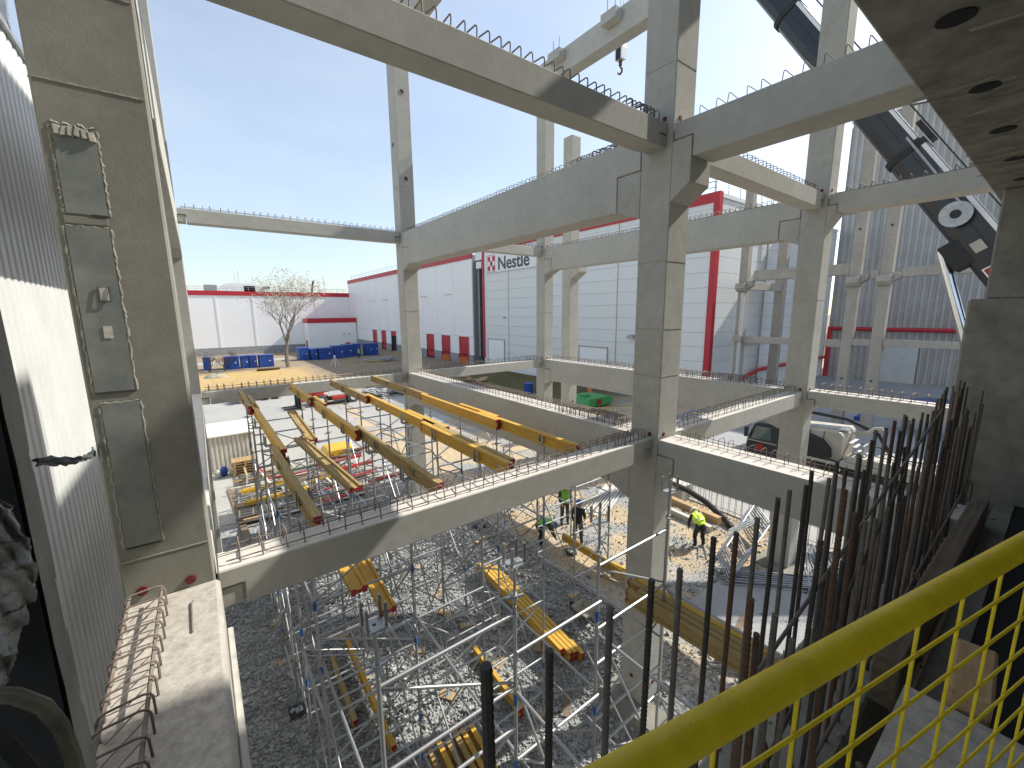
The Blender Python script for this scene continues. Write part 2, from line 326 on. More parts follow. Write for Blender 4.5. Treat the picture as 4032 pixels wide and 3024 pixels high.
    me.polygons.foreach_set('use_smooth', [True]*len(me.polygons)); me.update()
    tag(link('ground', me), kind='structure')
build_ground()
def slab_mat(name, c0, c1):
    return concrete(name, c0, tuple(x*.82 for x in c0), c1, stain=.2, holes=False, mott=.35)
MT['yard'] = slab_mat('pale yard concrete', (.37,.36,.335), (.44,.43,.40))
MT['yard2'] = slab_mat('dusty yard concrete', (.32,.325,.33), (.40,.405,.41))
def sheet(name, x0, x1, y0, y1, z, m, wob=.0, th=.0):
    n = 26; pts = []
    for i in range(n):
        t = i/n*4; k = int(t); u = t-k
        p = [(x0+(x1-x0)*u, y0), (x1, y0+(y1-y0)*u), (x1-(x1-x0)*u, y1), (x0, y1-(y1-y0)*u)][k]
        pts.append((p[0]+random.uniform(-wob, wob), p[1]+random.uniform(-wob, wob)))
    mb = MB(); mb.prism(pts, 'z', z-max(th, .003), z)
    return tag(link(name, mb.mesh(name, m)), kind='structure')
sheet('concrete_yard', -14, 9.5, 20.6, 53, .02, 'yard', .5)
sheet('concrete_yard', 10.9, 17, 30, 50, .03, 'yard', .5)
sheet('far_road', -40, 14.5, 92.5, 97.5, .03, 'yard', .3)
sheet('concrete_yard', 19.5, 67, -40, 19.5, .02, 'yard2', .3)
sheet('concrete_path', 10.9, 14.3, 2.2, 5.95, .05, 'yard2', .08, .2)
sheet('concrete_path', 17.7, 19.4, 0, 14, .05, 'yard', .06, .2)
def stones(name, n, x0, x1, y0, y1, smin, smax):
    base = np.array([(1,0,0),(-1,0,0),(0,1,0),(0,-1,0),(0,0,1),(0,0,-1)], float); fc = np.array([(0,2,4),(2,1,4),(1,3,4),(3,0,4),(2,0,5),(1,2,5),(3,1,5),(0,3,5)])
    px = rng.uniform(x0, x1, n); py = rng.uniform(y0, y1, n); s = rng.uniform(smin, smax, n)*(1+1.2*(rng.random(n) > .93))
    pz = gz(px, py) + s*.35
    a = rng.uniform(0, 6.28, n); ca, sa = np.cos(a), np.sin(a)
    v = base[None]*s[:,None,None]*rng.uniform(.6, 1.25, (n,6,3))*np.array([1,1,.75])
    v = v + rng.uniform(-.3, .3, (n,6,3))*s[:,None,None]
    vx = v[...,0]*ca[:,None]-v[...,1]*sa[:,None]; vy = v[...,0]*sa[:,None]+v[...,1]*ca[:,None]
    v = np.stack([vx+px[:,None], vy+py[:,None], v[...,2]+pz[:,None]], -1).reshape(-1,3)
    f = (fc[None]+(np.arange(n)*6)[:,None,None]).reshape(-1,3)
    me = bpy.data.meshes.new(name); me.vertices.add(len(v)); me.vertices.foreach_set('co', v.ravel()); me.loops.add(f.size); me.loops.foreach_set('vertex_index', f.ravel())
    me.polygons.add(len(f)); me.polygons.foreach_set('loop_start', np.arange(0, f.size, 3)); me.polygons.foreach_set('loop_total', np.full(len(f), 3)); me.update(); me.validate()
    me.materials.append(MT['stone_mix']); return tag(link(name, me), 'loose crushed grey stone covering the ground of the pit', 'gravel', kind='stuff')
m, t, b = nodes('crushed stone mix'); b.inputs['Roughness'].default_value = .95
gi = t.nodes.new("ShaderNodeNewGeometry"); rr = t.nodes.new("ShaderNodeValToRGB"); rr.color_ramp.elements[0].color = (.19,.195,.195,1); rr.color_ramp.elements[1].color = (.47,.475,.46,1)
t.links.new(gi.outputs['Random Per Island'], rr.inputs[0]); t.links.new(rr.outputs[0], b.inputs['Base Color']); MT['stone_mix'] = m
st_o = stones('gravel', 46000, -.8, 9.2, 4.6, 18.4, .018, .042)
st_o['label'] = 'loose crushed grey stone covering the pit floor under the scaffold'
s2 = stones('gravel', 7000, 8.2, 18.5, 3.5, 16, .016, .042); s2['label'] = 'sparser broken stone lying on tan soil around the workers'
# ------------------------------------------------------------------ buildings in the background
def far_buildings():
    # loading-dock hall: faces -X at x=37.4
    T = Thing('loading_dock_hall', 'long white panelled hall with red parapet band and row of red dock doors', 'building', (38, 95, 0))
    T.part('core', MB().box(37.62, 70, 60.9, 131.4, -1.5, 18.3), 'joint')
    doors = [(62.2, 65.7), (68.9, 72.4), (75.5, 79), (82.1, 85.6), (95.2, 98.5), (101.8, 105.1), (108.3, 111.6)]
    edges = [60.9] + [64+6.6*i-3.3 for i in range(1, 11)] + [131.5]
    for i, (a, c) in enumerate(zip(edges[:-1], edges[1:])):
        T.part('panel', MB().box(37.4, 37.6, a+.03, c-.03, 4.85, 17.6), 'white_pan')
    z0 = 1.65; cuts = [60.9] + [q for d in doors for q in d] + [131.5]
    for i in range(0, len(cuts), 2):
        T.part('wall_pier', MB().box(37.4, 37.6, cuts[i], cuts[i+1], z0, 4.8), 'white_pan')
        T.part('plinth', MB().box(37.25, 37.6, cuts[i], cuts[i+1], -1.4, z0-.003), 'plinth')
    for i, d in enumerate(doors):
        op = i == 4
        T.part('door_recess', MB().box(37.5, 37.61, d[0], d[1], -.2, 4.85), 'dark')
        T.part('door_frame', MB().box(37.3, 37.52, d[0]-.18, d[0], -.1, 4.95).box(37.3, 37.52, d[1], d[1]+.18, -.1, 4.95).box(37.3, 37.52, d[0], d[1], 4.75, 4.95), 'white_trim')
        dr = T.part('dock_door', MB().box(37.42, 37.5, d[0]+.1, d[1]-.1, 3.6 if op else .3, 4.74), 'red_pan')
        if not op:
            for k in range(3): T.part('window', MB().box(37.40, 37.43, d[0]+.8+.75*k, d[0]+1.2+.75*k, 1.35, 1.75), 'dark', parent=dr)
            if i in (0, 1): T.part('dock_leveller', MB().box(37.05, 37.35, d[0]+.1, d[1]-.1, .0, 1.1), 'orange')
    for i, (a, c) in enumerate(zip(edges[:-1], edges[1:])):
        T.part('parapet_panel', MB().box(37.34, 37.6, a+.03, c-.03, 17.62, 18.6), 'red_pan')
    T.part('white_flashing', MB().box(37.32, 37.64, 60.9, 131.5, 17.5, 17.6), 'white_trim')
    rl = MB()
    for y in np.arange(62, 131, 3.2): rl.tube((38, y, 18.5), (38, y, 19.7), .035, 5)
    rl.tube((38, 62, 19.7), (38, 131, 19.7), .035, 5).tube((38, 62, 19.2), (38, 131, 19.2), .025, 5)
    T.part('roof_railing', rl, 'galv_dull')
    for y in (68.5, 78.5, 100, 109): T.part('wall_lamp', MB().obox((36.75, y, 12.1), (.7, 0, .12), (0, .13, 0), (0, 0, .05)), 'galv_dull')
    # recess with ducts between the two halls
    T2 = Thing('rooftop_duct_gap', 'narrow recess with grey columns and dark vertical ducts between two halls', 'recess', (38.5, 59, 0))
    T2.part('back_wall', MB().box(39.2, 39.4, 57.6, 60.9, 0, 18.3), 'dark')
    for y, w, m in ((60.2, .55, 'galv_dull'), (59.35, .28, 'black'), (58.75, .25, 'black'), (58.2, .22, 'galv_dull')): T2.part('duct', MB().box(38.2, 38.9, y-w/2, y+w/2, 1.5, 17.2), m)
    T2.part('vent_unit', MB().box(37.6, 38.9, 58.3, 60.1, 17.2, 19.0).box(37.5, 38.9, 58.2, 59.7, 15.9, 16.9), 'white_trim')
    # grey hall with sign: faces -X at 37.3
    T = Thing('grey_panel_hall', 'tall light grey panelled hall with red corner trim and brand sign', 'building', (38, 38, 0))
    T.part('core', MB().box(37.55, 67, 20.05, 57.4, -1, 18.3), 'joint')
    ye = [19.95, 23.8, 30.5, 37.2, 43.9, 50.6, 57.35]; pm = {}
    for j, (a, c) in enumerate(zip(ye[:-1], ye[1:])):
        for k in range(14):
            z = .06 + 1.35*(k-.0); 
            if z > 18: break
            key = round(c-a, 3), k == 13
            h = 1.35 if k < 13 else .85
            if key not in pm: pm[key] = MB().box(0, .22, .012, c-a-.012, .011, h-.011).mesh('panel', 'grey_pan')
            T.inst('panel', pm[key], (37.3, a, z))
    pm = {}
    for i in range(8):
        for k in range(14):
            h = 1.35 if k < 13 else .85; key = k == 13
            if key not in pm: pm[key] = MB().box(.012, 3.688, 0, .2, .011, h-.011).mesh('panel', 'grey_pan')
            T.inst('panel', pm[key], (37.55+3.7*i, 19.8, .06+1.35*k))
    T.part('corner_trim', MB().box(37.18, 37.75, 19.68, 20.2, .05, 18.95), 'red_pan')
    T.part('corner_trim', MB().box(37.18, 37.5, 57.0, 57.5, 1.6, 18.95), 'red_pan')
    T.part('parapet_band', MB().box(37.2, 37.6, 20.21, 57.0, 18.1, 18.95), 'red_pan')
    T.part('parapet_cap', MB().box(37.77, 67, 19.7, 20.2, 18.5, 18.85), 'white_trim')
    rl = MB()
    for y in np.arange(20.5, 57, 2.2): rl.tube((37.8, y, 18.9), (37.8, y, 20), .035, 5)
    for x in np.arange(37.8, 66, 2.2): rl.tube((x, 20.4, 18.9), (x, 20.4, 20), .035, 5)
    rl.tube((37.8, 20.4, 20), (37.8, 57, 20), .04, 5).tube((37.8, 20.4, 20), (66, 20.4, 20), .04, 5).tube((37.8, 20.4, 19.5), (37.8, 57, 19.5), .03, 5).tube((37.8, 20.4, 19.5), (66, 20.4, 19.5), .03, 5)
    T.part('roof_railing', rl, 'galv_dull')
    for a, c in ((51.8, 56.1), (31.7, 36)):
        d = T.part('roller_door', MB().box(37.24, 37.4, a, c, 0, 4.65), 'white_pan')
        T.part('door_frame', MB().box(37.2, 37.32, a-.15, a, 0, 4.8).box(37.2, 37.32, c, c+.15, 0, 4.8).box(37.2, 37.32, a, c, 4.65, 4.8), 'galv_dull', parent=d)
    T.part('base_trim', MB().box(37.18, 37.29, 36.2, 51.6, -.3, 1.5), 'white_pan')
    T.part('vertical_joint', MB().box(37.26, 37.3, 30.45, 30.55, 0, 18.1), 'galv_dull'); T.part('vertical_joint', MB().box(37.26, 37.3, 50.55, 50.65, 0, 18.1), 'galv_dull')
    T.part('wall_lamp', MB().box(36.8, 37.3, 27.9, 28.5, 6.0, 6.35).box(36.7, 36.95, 27.8, 28.6, 5.95, 6.2), 'galv_dull'); T.part('wall_lamp', MB().box(37.0, 37.3, 51.4, 51.7, 8.0, 8.2), 'galv_dull')
    T.part('downpipe', MB().tube((47, 19.6, 0), (47, 19.6, 18), .09, 6), 'galv_dull')
    sg = T.part('sign_board', MB().box(37.08, 37.2, 43.2, 56.3, 14.85, 17.85), 'white_trim')
    lg = T.part('logo', MB().box(37.05, 37.075, 53.65, 55.85, 14.95, 15.0).box(37.05, 37.075, 53.65, 55.85, 17.4, 17.45).box(37.05, 37.075, 53.65, 53.7, 15.0, 17.4).box(37.05, 37.075, 55.8, 55.85, 15.0, 17.4), 'red_pan', parent=sg)
    ck = MB()
    for r_, c_ in ((0,0),(0,2),(1,1),(2,0),(2,2)): ck.box(37.05, 37.075, 55.6-.63*(c_+1), 55.6-.63*c_, 15.15+.7*r_, 15.15+.7*(r_+1))
    T.part('logo_check', ck, 'red_pan', parent=sg)
    fc = bpy.data.curves.new('sign_text', 'FONT'); fc.body = 'Nestl\u00e9'; fc.size = 2.6; fc.extrude = .02; fc.offset = .035; fo = bpy.data.objects.new('tmp', fc); COL.objects.link(fo)
    bpy.context.view_layer.update(); me = bpy.data.meshes.new_from_object(fo.evaluated_get(bpy.context.evaluated_depsgraph_get())); bpy.data.objects.remove(fo)
    me.materials.clear(); me.materials.append(MT['letter']); w = max(v.co.x for v in me.vertices); me.transform(Matrix.Scale(7.5/w, 4, (1,0,0)))
    T.inst('lettering', me, (37.05, 52.95, 15.17), (R(90), 0, R(-90)))
    # far white hall: faces -Y at y=131
    T = Thing('far_white_hall', 'low distant white hall with red roof band left of the bare tree', 'building', (18, 131, 0))
    T.part('core', MB().box(-45, 37.3, 131.3, 175, -2, 14.2), 'joint')
    xe = [-45, -28, -13, 4.6, 12.6, 20.4, 28, 37.3]
    for a, c in zip(xe[:-1], xe[1:]):
        T.part('panel', MB().box(a+.04, c-.04, 131, 131.25, .6, 13.75), 'white_pan'); T.part('joint_strip', MB().box(c-.2, c+.2, 130.93, 131.0, .6, 13.75), 'white_trim')
    T.part('parapet_band', MB().box(-45, 37.3, 130.85, 131.3, 13.8, 14.95), 'red_pan'); T.part('plinth', MB().box(-45, 37.3, 130.95, 131.3, -2, .6), 'plinth')
    T.part('white_flashing', MB().box(-45, 37.3, 130.9, 131.2, 13.7, 13.79), 'white_trim')
    for x in (4, 12.5): T.part('rooftop_unit', MB().box(x-1.4, x+1.4, 134, 136.5, 14.3, 16.6), 'galv_dull', bevel=.1)
    hood = MB().prism([(5.6,14.3),(5.8,15.6),(6.6,16.7),(8,17.2),(14,17.0),(15.6,16.2),(16.6,14.3)], 'y', 134, 140); T.part('rooftop_hood', hood, 'white_trim')
    rl = MB(); 
    for x in np.arange(-20, 37, 1.6): rl.tube((x, 131.6, 14.9), (x, 131.6, 16.0), .04, 5)
    rl.tube((-20, 131.6, 16), (37, 131.6, 16), .05, 5).tube((-20, 131.6, 15.5), (37, 131.6, 15.5), .04, 5); T.part('roof_railing', rl, 'galv_dull')
    for x, h in ((9.8, 4.5), (10.6, 5.2), (12.2, 3), (20.2, 4), (26, 3.5), (28.2, 3), (32, 5)): T.part('lightning_rod', MB().tube((x, 136, 14.5), (x-.3, 136, 15.5+h), .05, 4), 'galv_dull')
    T.part('roof_mast', MB().obox((29.4, 140, 16.9), (.25, 0, 0), (0, .25, 0), (.35, 0, 1.9)), 'rebar_rust'); T.part('roof_camera', MB().box(15.8, 17.2, 133, 134, 15.8, 16.4), 'black')
    T = Thing('low_annex', 'low white annex with its own red band in front of the far hall', 'building', (31, 126, 0))
    T.part('wall', MB().box(24.3, 37.2, 125.3, 130.8, -2, 6.5), 'white_pan'); T.part('parapet_band', MB().box(24.2, 37.25, 125.15, 130.8, 6.5, 7.75), 'red_pan')
    T.part('plinth', MB().box(24.2, 37.2, 125.2, 130.8, -2, -.4), 'plinth'); T.part('door', MB().box(33.9, 35.1, 125.1, 125.3, -1.4, .8), 'red_pan'); T.part('door', MB().box(24.15, 24.3, 127.5, 128.6, -1.4, 1.7), 'red_pan')
    for x in (33.6, 35.2): T.part('wall_lamp', MB().box(x-.1, x+.1, 125.0, 125.3, 3.0, 3.5), 'galv_dull')
    # corrugated hall at the right: faces -X at 67.5
    T = Thing('grey_corrugated_hall', 'very tall grey corrugated metal hall behind the concrete frames', 'building', (68, 4, 0))
    T.part('core', MB().box(67.95, 90, -40, 19.75, 0, 31.0), 'joint')
    def corr(y0, y1, z0, z1, x, pitch, dep):
        n = int((y1-y0)/pitch); pr = []
        for i in range(n):
            y = y0+i*pitch; pr += [(x, y), (x, y+pitch*.42), (x+dep, y+pitch*.55), (x+dep, y+pitch*.87)]
        pr.append((x, y0+n*pitch)); mb = MB(); mb.add([(p[0], p[1], z0) for p in pr]+[(p[0], p[1], z1) for p in pr], [(i+1, i, len(pr)+i, len(pr)+i+1) for i in range(len(pr)-1)]); return mb
    for z0, z1 in ((0, 7.4), (7.42, 14.8), (14.82, 22.2), (22.22, 31.4)): T.part('cladding_sheet', corr(-40, 19.7, z0, z1, 67.5, .62, .16), 'corr_grey')
    T.part('roof_trim', MB().box(67.3, 68, -40, 19.7, 31.4, 31.9), 'white_trim')
    T.part('flat_panel', MB().box(67.38, 67.49, 10.6, 14.2, 0, 5.2), 'corr_white')
    T.part('door', MB().box(67.35, 67.48, 3.5, 7.0, -.2, 4.2), 'grey_pan'); T.part('red_door_frame', MB().box(67.3, 67.49, -2.2, -1.7, 0, 5.2), 'mach_red')
    lad = MB().tube((67.2, 3.2, 0), (67.2, 3.2, 6), .09, 5).tube((67.2, 2.5, 0), (67.2, 2.5, 6), .09, 5)
    for z in np.arange(.4, 6, .9): lad.tube((67.2, 3.2, z), (67.2, 2.5, z), .06, 5)
    T.part('wall_ladder', lad, 'wood_old')
    pp = MB().path([(67.0, -40, 6.35), (67.0, 19.3, 6.35)], .25, 8).path([(67.0, 19.35, 6.6), (67.0, 19.35, -.2)], .25, 8)
    T.part('fire_pipe', pp, 'red_pan', True)
    single('fire_main', MB().path([(37.9, 19.45, 1.0), (47, 19.45, 2.6), (66.5, 19.45, 2.6)], .2, 8), 'red_pan', 'dark red pipe running along the shaded side wall of the grey hall', 'pipe', smooth=True)
far_buildings()
# ------------------------------------------------------------------ precast frame
GX = {'L': (-.79, -.12), 'M': (7.32, 7.98), 'R': (15.3, 15.95), 'P': (38.4, 39.05)}
ST = {}
def stirrup_mesh(w, h, r, axis, m, lean=0):
    key = (round(w,2), round(h,2), r, axis, m)
    if key not in ST:
        q = min(.05, w*.25); pts = [(-w/2, -.06), (-w/2, h-q), (-w/2+q*.3, h-q*.3), (-w/2+q, h), (w/2-q, h), (w/2-q*.3, h-q*.3), (w/2, h-q), (w/2, -.06)]
        P = [((0, a, z) if axis == 'x' else (a, 0, z)) for a, z in pts]
        ST[key] = MB().path(P, r, 5).mesh('stirrup', m, True)
    return ST[key]
def beam(label, axis, a0, a1, b0, b1, zb, zt, notch=(.22, .22), zs=None, mat_='conc_beam', sp=.2, sw=None, sh=.17, sr=.008, smat='stirrup', bars=True, off=0., drop=(.0, .0), name='precast_beam', dense=()):
    """axis 'x' or 'y'; a = along, b = across; gerber notches at both ends"""
    zs = (zb+zt)/2 if zs is None else zs
    c = ((a0+a1)/2, (b0+b1)/2) if axis == 'x' else ((b0+b1)/2, (a0+a1)/2)
    T = Thing(name, label, 'concrete beam', (c[0], c[1], zb), 'precast beams of the unfinished frame')
    n0, n1 = notch; g = .018
    prof = [(a0+g, zt), (a0+g, zs+g)] + ([(a0+n0+g, zs+g), (a0+n0+g, zb)] if n0 else [(a0+g, zb)]) + ([(a1-n1-g, zb), (a1-n1-g, zs+g), (a1-g, zs+g)] if n1 else [(a1-g, zb)]) + [(a1-g, zt)]
    if axis == 'x': mb = MB().prism(prof, 'y', b0, b1)
    else: mb = MB().prism(prof, 'x', b0, b1)
    T.part('body', mb, mat_, bevel=.014)
    if sp:
        w = sw or (b1-b0)*.62; me = stirrup_mesh(w, sh, sr, axis, smat); bc = (b0+b1)/2+off
        pos = list(np.arange(a0+.22, a1-.18, sp))
        for d0, d1, ds in dense: pos += list(np.arange(d0, d1, ds))
        for p in pos:
            p += random.uniform(-.03, .03); T.inst('stirrup', me, (p, bc+random.uniform(-.012,.012), zt) if axis == 'x' else (bc+random.uniform(-.012,.012), p, zt), (random.gauss(0,.05), random.gauss(0,.05), random.gauss(0,.06)))
        if bars:
            for q, zz in ((-w/2+.02, .04), (w/2-.02, .045), (w/2-.05, sh*.62)):
                pts = [(p, bc+q+random.uniform(-.008,.008), zt+zz+random.uniform(-.006,.006)) for p in np.linspace(a0+.1, a1-.1, 9)]
                if axis == 'y': pts = [(y, x, z) for x, y, z in pts]
                T.part('longitudinal_bar', MB().path(pts, sr*.9, 5), smat, True)
    return T
def column(label, key, y0, y1, z0, z1, mat_='conc', extra=None, seams=()):
    x0, x1 = GX[key] if isinstance(key, str) else key
    T = Thing('precast_column', label, 'concrete column', ((x0+x1)/2, (y0+y1)/2, z0), 'columns of the unfinished frame')
    T.part('shaft', MB().box(x0, x1, y0, y1, z0, z1), mat_, bevel=.016)
    for z in seams:   # fins left by the joints of the form
        T.part('form_fin', MB().box(x0+.02, x1-.02, y0-.006, y0, z-.006, z+.006).box(x0-.006, x0, y0+.02, y1-.02, z-.006, z+.006), 'mortar')
    return T
def corb_x(T, side, xf, y0, y1, zs, zb, ln=.22):   # small corbel under an x-beam
    a, c = (xf, xf+ln) if side > 0 else (xf-ln, xf)
    T.part('corbel', MB().box(a, c, y0, y1, zb, zs), 'conc', bevel=.01)
def corb_y(T, yf, yo, x0, x1, zs, zbo, zbi):
    T.part('corbel', MB().prism([(yf, zs), (yo, zs), (yo, zbo), (yf, zbi)] if yo > yf else [(yo, zs), (yf, zs), (yf, zbi), (yo, zbo)], 'x', x0+.002, x1-.002), 'conc', bevel=.012)
CAP = MB(); CAP.tube((0,0,0), (0,0,.012), .044, 14)
for k in range(6): CAP.obox((.026*math.cos(k*1.047), .026*math.sin(k*1.047), .013), (.018*math.cos(k*1.047), .018*math.sin(k*1.047), 0), (-.004*math.sin(k*1.047), .004*math.cos(k*1.047), 0), (0,0,.004))
CAPM = CAP.mesh('lifting_cap', 'cap_red', True)
HOLE = MB().tube((0,0,0), (0,0,.008), .075, 16).mesh('socket_hole', 'seam')
RING = MB()
for k in range(16): RING.obox((.085*math.cos(k*.3927), .085*math.sin(k*.3927), .004), (.012*math.cos(k*.3927), .012*math.sin(k*.3927), 0), (-.018*math.sin(k*.3927), .018*math.cos(k*.3927), 0), (0,0,.006))
RINGM = RING.mesh('socket_rim', 'mortar')
def dot(T, kind, x, y, z, face):
    rot = {'-y': (R(90), 0, 0), '-x': (0, R(-90), 0), '+x': (0, R(90), 0)}[face]
    if kind == 'cap': return T.inst('lifting_cap', CAPM, (x, y, z), rot)
    h = T.inst('socket_hole', HOLE, (x, y, z), rot); h.scale = (1, 1, 1); T.inst('socket_rim', RINGM, (x, y, z), rot); return h
Y1a, Y1b, Y2a, Y2b = 4.83, 5.50, 17.47, 18.15
# --- columns
cM = column('tall concrete column at the centre right where four beams meet', 'M', Y1a, Y1b, -1.0, 22.5, seams=(7.5, 8.45, 9.75, 13.2, 14.5))
cFL = column('tall concrete column behind the yellow formwork beams, left of the dock hall doors', 'M', Y2a, Y2b, -1.0, 19.4, seams=(8.9, 14.0))
cR = column('tall concrete column in front of the black truck cab', 'R', Y1a, Y1b, -.4, 23, seams=(9.1, 14.2))
cFM = column('concrete column in front of the sign on the grey hall', 'R', Y2a, Y2b, -.6, 20.05, seams=(8.8,))
cN = column('slim plain concrete column just right of the column before the sign', (17.62, 18.3), 17.86, 18.55, -.6, 18.4)
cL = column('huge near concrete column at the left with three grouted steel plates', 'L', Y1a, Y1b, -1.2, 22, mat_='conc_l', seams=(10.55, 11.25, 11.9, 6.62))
cL2 = column('concrete column seen edge-on behind the huge near column', 'L', Y2a, Y2b, -1.2, 22, seams=(10.9, 14))
X1 = lambda T, side, xf, yc, zt: corb_x(T, side, xf, yc-.2, yc+.2, zt-.215, zt-.43)
yc1, yc2 = 5.16, 17.81
for zt in (6.2, 12.2):
    X1(cM, -1, 7.32, yc1, zt); X1(cM, 1, 7.98, yc1, zt); X1(cR, -1, 15.3, yc1, zt); X1(cL, 1, -.12, yc1, zt)
    X1(cFL, -1, 7.32, yc2, zt); X1(cFL, 1, 7.98, yc2, zt); X1(cFM, -1, 15.3, yc2, zt); X1(cL2, 1, -.12, yc2, zt)
for zs, zb in ((11.52, 10.84), (5.65, 4.9)):
    corb_y(cM, Y1b, 6.07, 7.32, 7.98, zs, zb, zb-.22); corb_y(cFL, Y2a, 16.93, 7.32, 7.98, zs, zb, zb-.24)
    corb_y(cR, Y1b, 6.08, 15.3, 15.95, zs+.06, zb+.18, zb-.04); corb_y(cFM, Y2a, 16.94, 15.3, 15.95, zs+.06, zb+.18, zb-.05)
    corb_y(cL, Y1b, 6.07, -.79, -.12, zs, zb, zb-.22); corb_y(cL2, Y2a, 16.93, -.79, -.12, zs, zb, zb-.24)
    corb_y(cN, 17.86, 17.2, 17.62, 18.3, zs, zb+.2, zb-.2)
corb_y(cM, Y1a, 4.45, 7.32, 7.98, 11.85, 11.08, 10.8); corb_y(cM, Y1a, 4.46, 7.32, 7.98, 5.87, 5.5, 5.2)
corb_y(cR, Y1a, 4.6, 15.3, 15.95, 11.82, 11.6, 11.25); corb_y(cR, Y1a, 4.6, 15.3, 15.95, 6.0, 5.8, 5.45)
for T, x, y in ((cM, 7.32, 4.83), (cR, 15.3, 4.83), (cFM, 15.3, 17.47)):
    for zt in (6.28, 12.28): dot(T, 'cap', x-.004, y+.19, zt, '-x'); dot(T, 'cap', x+.19, y-.004, zt, '-y')
dot(cL, 'cap', -.31, 4.826, 6.28, '-y'); dot(cL, 'cap', -.66, 4.826, 6.31, '-y')
dot(cM, 'cap', 7.316, 5.2, .35, '-x'); dot(cM, 'cap', 7.6, 4.826, .3, '-y')
for z in (14.33, 17.62): dot(cFL, 'hole', 7.64, 17.464, z, '-y')
dot(cFL, 'hole', 7.314, 17.85, 15.67, '-x'); dot(cFM, 'hole', 15.6, 17.464, 15.0, '-y'); dot(cN, 'hole', 17.95, 17.855, 3.4, '-y'); dot(cR, 'hole', 15.294, 5.2, 3.4, '-x'); dot(cR, 'hole', 15.62, 4.826, 15.2, '-y')
# near left column: grouted plates
def patch(z0, z1, x0, x1, top_rough):
    T = cL; T.part('embedded_plate', MB().box(x0, x1, 4.822, 4.829, z0, z1), 'plate')
    def ragged(p0, p1, w0, w1, n, out):
        mb = MB(); p0, p1 = np.array(p0), np.array(p1); d = (p1-p0)/np.linalg.norm(p1-p0); nn = np.array([-d[1], d[0]]); vs = []; fs = []
        for i in range(n+1):
            q = p0+(p1-p0)*i/n; a = q+nn*random.uniform(-.004, .004); b_ = q+nn*(w0+(w1-w0)*(.5+.5*math.sin(i*.9+random.uniform(-1,1))*random.random()))
            for k, dy in ((a, .0), ((a+b_)/2, random.uniform(.3, 1)*out), (b_, .0)): vs.append((k[0], 4.829-dy-(.0 if dy else .0005), k[1]))
        for i in range(n):
            for k in range(2): fs.append((i*3+k, (i+1)*3+k, (i+1)*3+k+1, i*3+k+1))
        mb.add(vs, fs); return mb
    for a, c in (((x1, z0), (x1, z1)), ((x0, z1), (x0, z0))): T.part('grout_edge', ragged(a, c, -.008, -.034, 60, .008), 'grout_l')
    for a, c in (((x0, z1), (x1, z1)),): T.part('grout_edge', ragged(a, c, .0, .045 if top_rough else .022, 24, .018 if top_rough else .007), 'grout_l')
    T.part('grout_slot', MB().box(x0+(.14 if top_rough else 0), x1, 4.8205, 4.8225, z0-.012, z0+.004), 'seam')
    if top_rough:
        for i in range(6):
            x = x0+.03+.038*i; T.part('grout_lump', MB().obox((x, 4.815, z1-.03-random.random()*.03), (.02, .004, random.uniform(-.006,.006)), (0, .012, 0), (random.uniform(-.008,.008), .004, .035)), 'grout_l', bevel=.004)
patch(9.60, 10.24, -.715, -.475, True); patch(8.17, 9.50, -.735, -.485, False); patch(6.75, 8.07, -.715, -.475, False)
cL.part('grout_band', MB().box(-.735, -.48, 4.824, 4.829, 9.525, 9.58), 'conc_l', bevel=.003)
cL.part('paper_note', MB().box(-.605, -.55, 4.817, 4.8205, 8.93, 9.03), 'paper'); cL.part('paper_note', MB().box(-.62, -.565, 4.817, 4.8205, 8.62, 8.72), 'paper')
cL.part('plate_handle', MB().path([(-.61, 4.815, 9.04), (-.61, 4.808, 8.915), (-.545, 4.808, 8.915), (-.545, 4.815, 9.04)], .004, 5), 'black', True)
# --- x-beams
bx = lambda lab, x0, x1, yc, zt, **k: beam(lab, 'x', x0, x1, yc-.22, yc+.22, zt-.44, zt, zs=zt-.215, **k)
bx('sunlit lower beam crossing the foreground with tall wire hoops on top', -.12, 7.32, yc1, 6.2, sp=.22, sh=.19, sr=.0085, smat='stirrup_dusty', dense=((6.2, 7.1, .12),))
bx('long upper beam running from the top left to the centre column', -.12, 7.32, yc1, 12.2, sp=.185, sh=.2, sr=.011, dense=((6.4, 7.1, .1),))
bx('lower beam behind the far ends of the yellow formwork beams', -.12, 7.32, yc2, 6.2, sp=.24, sh=.2, sr=.011)
bx('upper left beam standing alone against the blue sky', -.12, 7.32, yc2, 12.2, sp=.24, sh=.17, sr=.008)
bx('short lower beam in front of the hall doors, below the sign', 7.98, 15.3, yc2, 6.2, sp=.24, sh=.24, sr=.012)
bx('upper beam cutting across the top of the brand sign', 7.98, 15.3, yc2, 12.2, sp=.22, sh=.2, sr=.011)
bx('lower beam from centre column to the column by the truck', 7.98, 15.3, yc1, 6.2, sp=.2, sh=.22, sr=.008)
bx('upper beam descending from centre column to the column by the truck', 7.98, 15.3, yc1, 12.2, sp=.2, sh=.19, sr=.009)
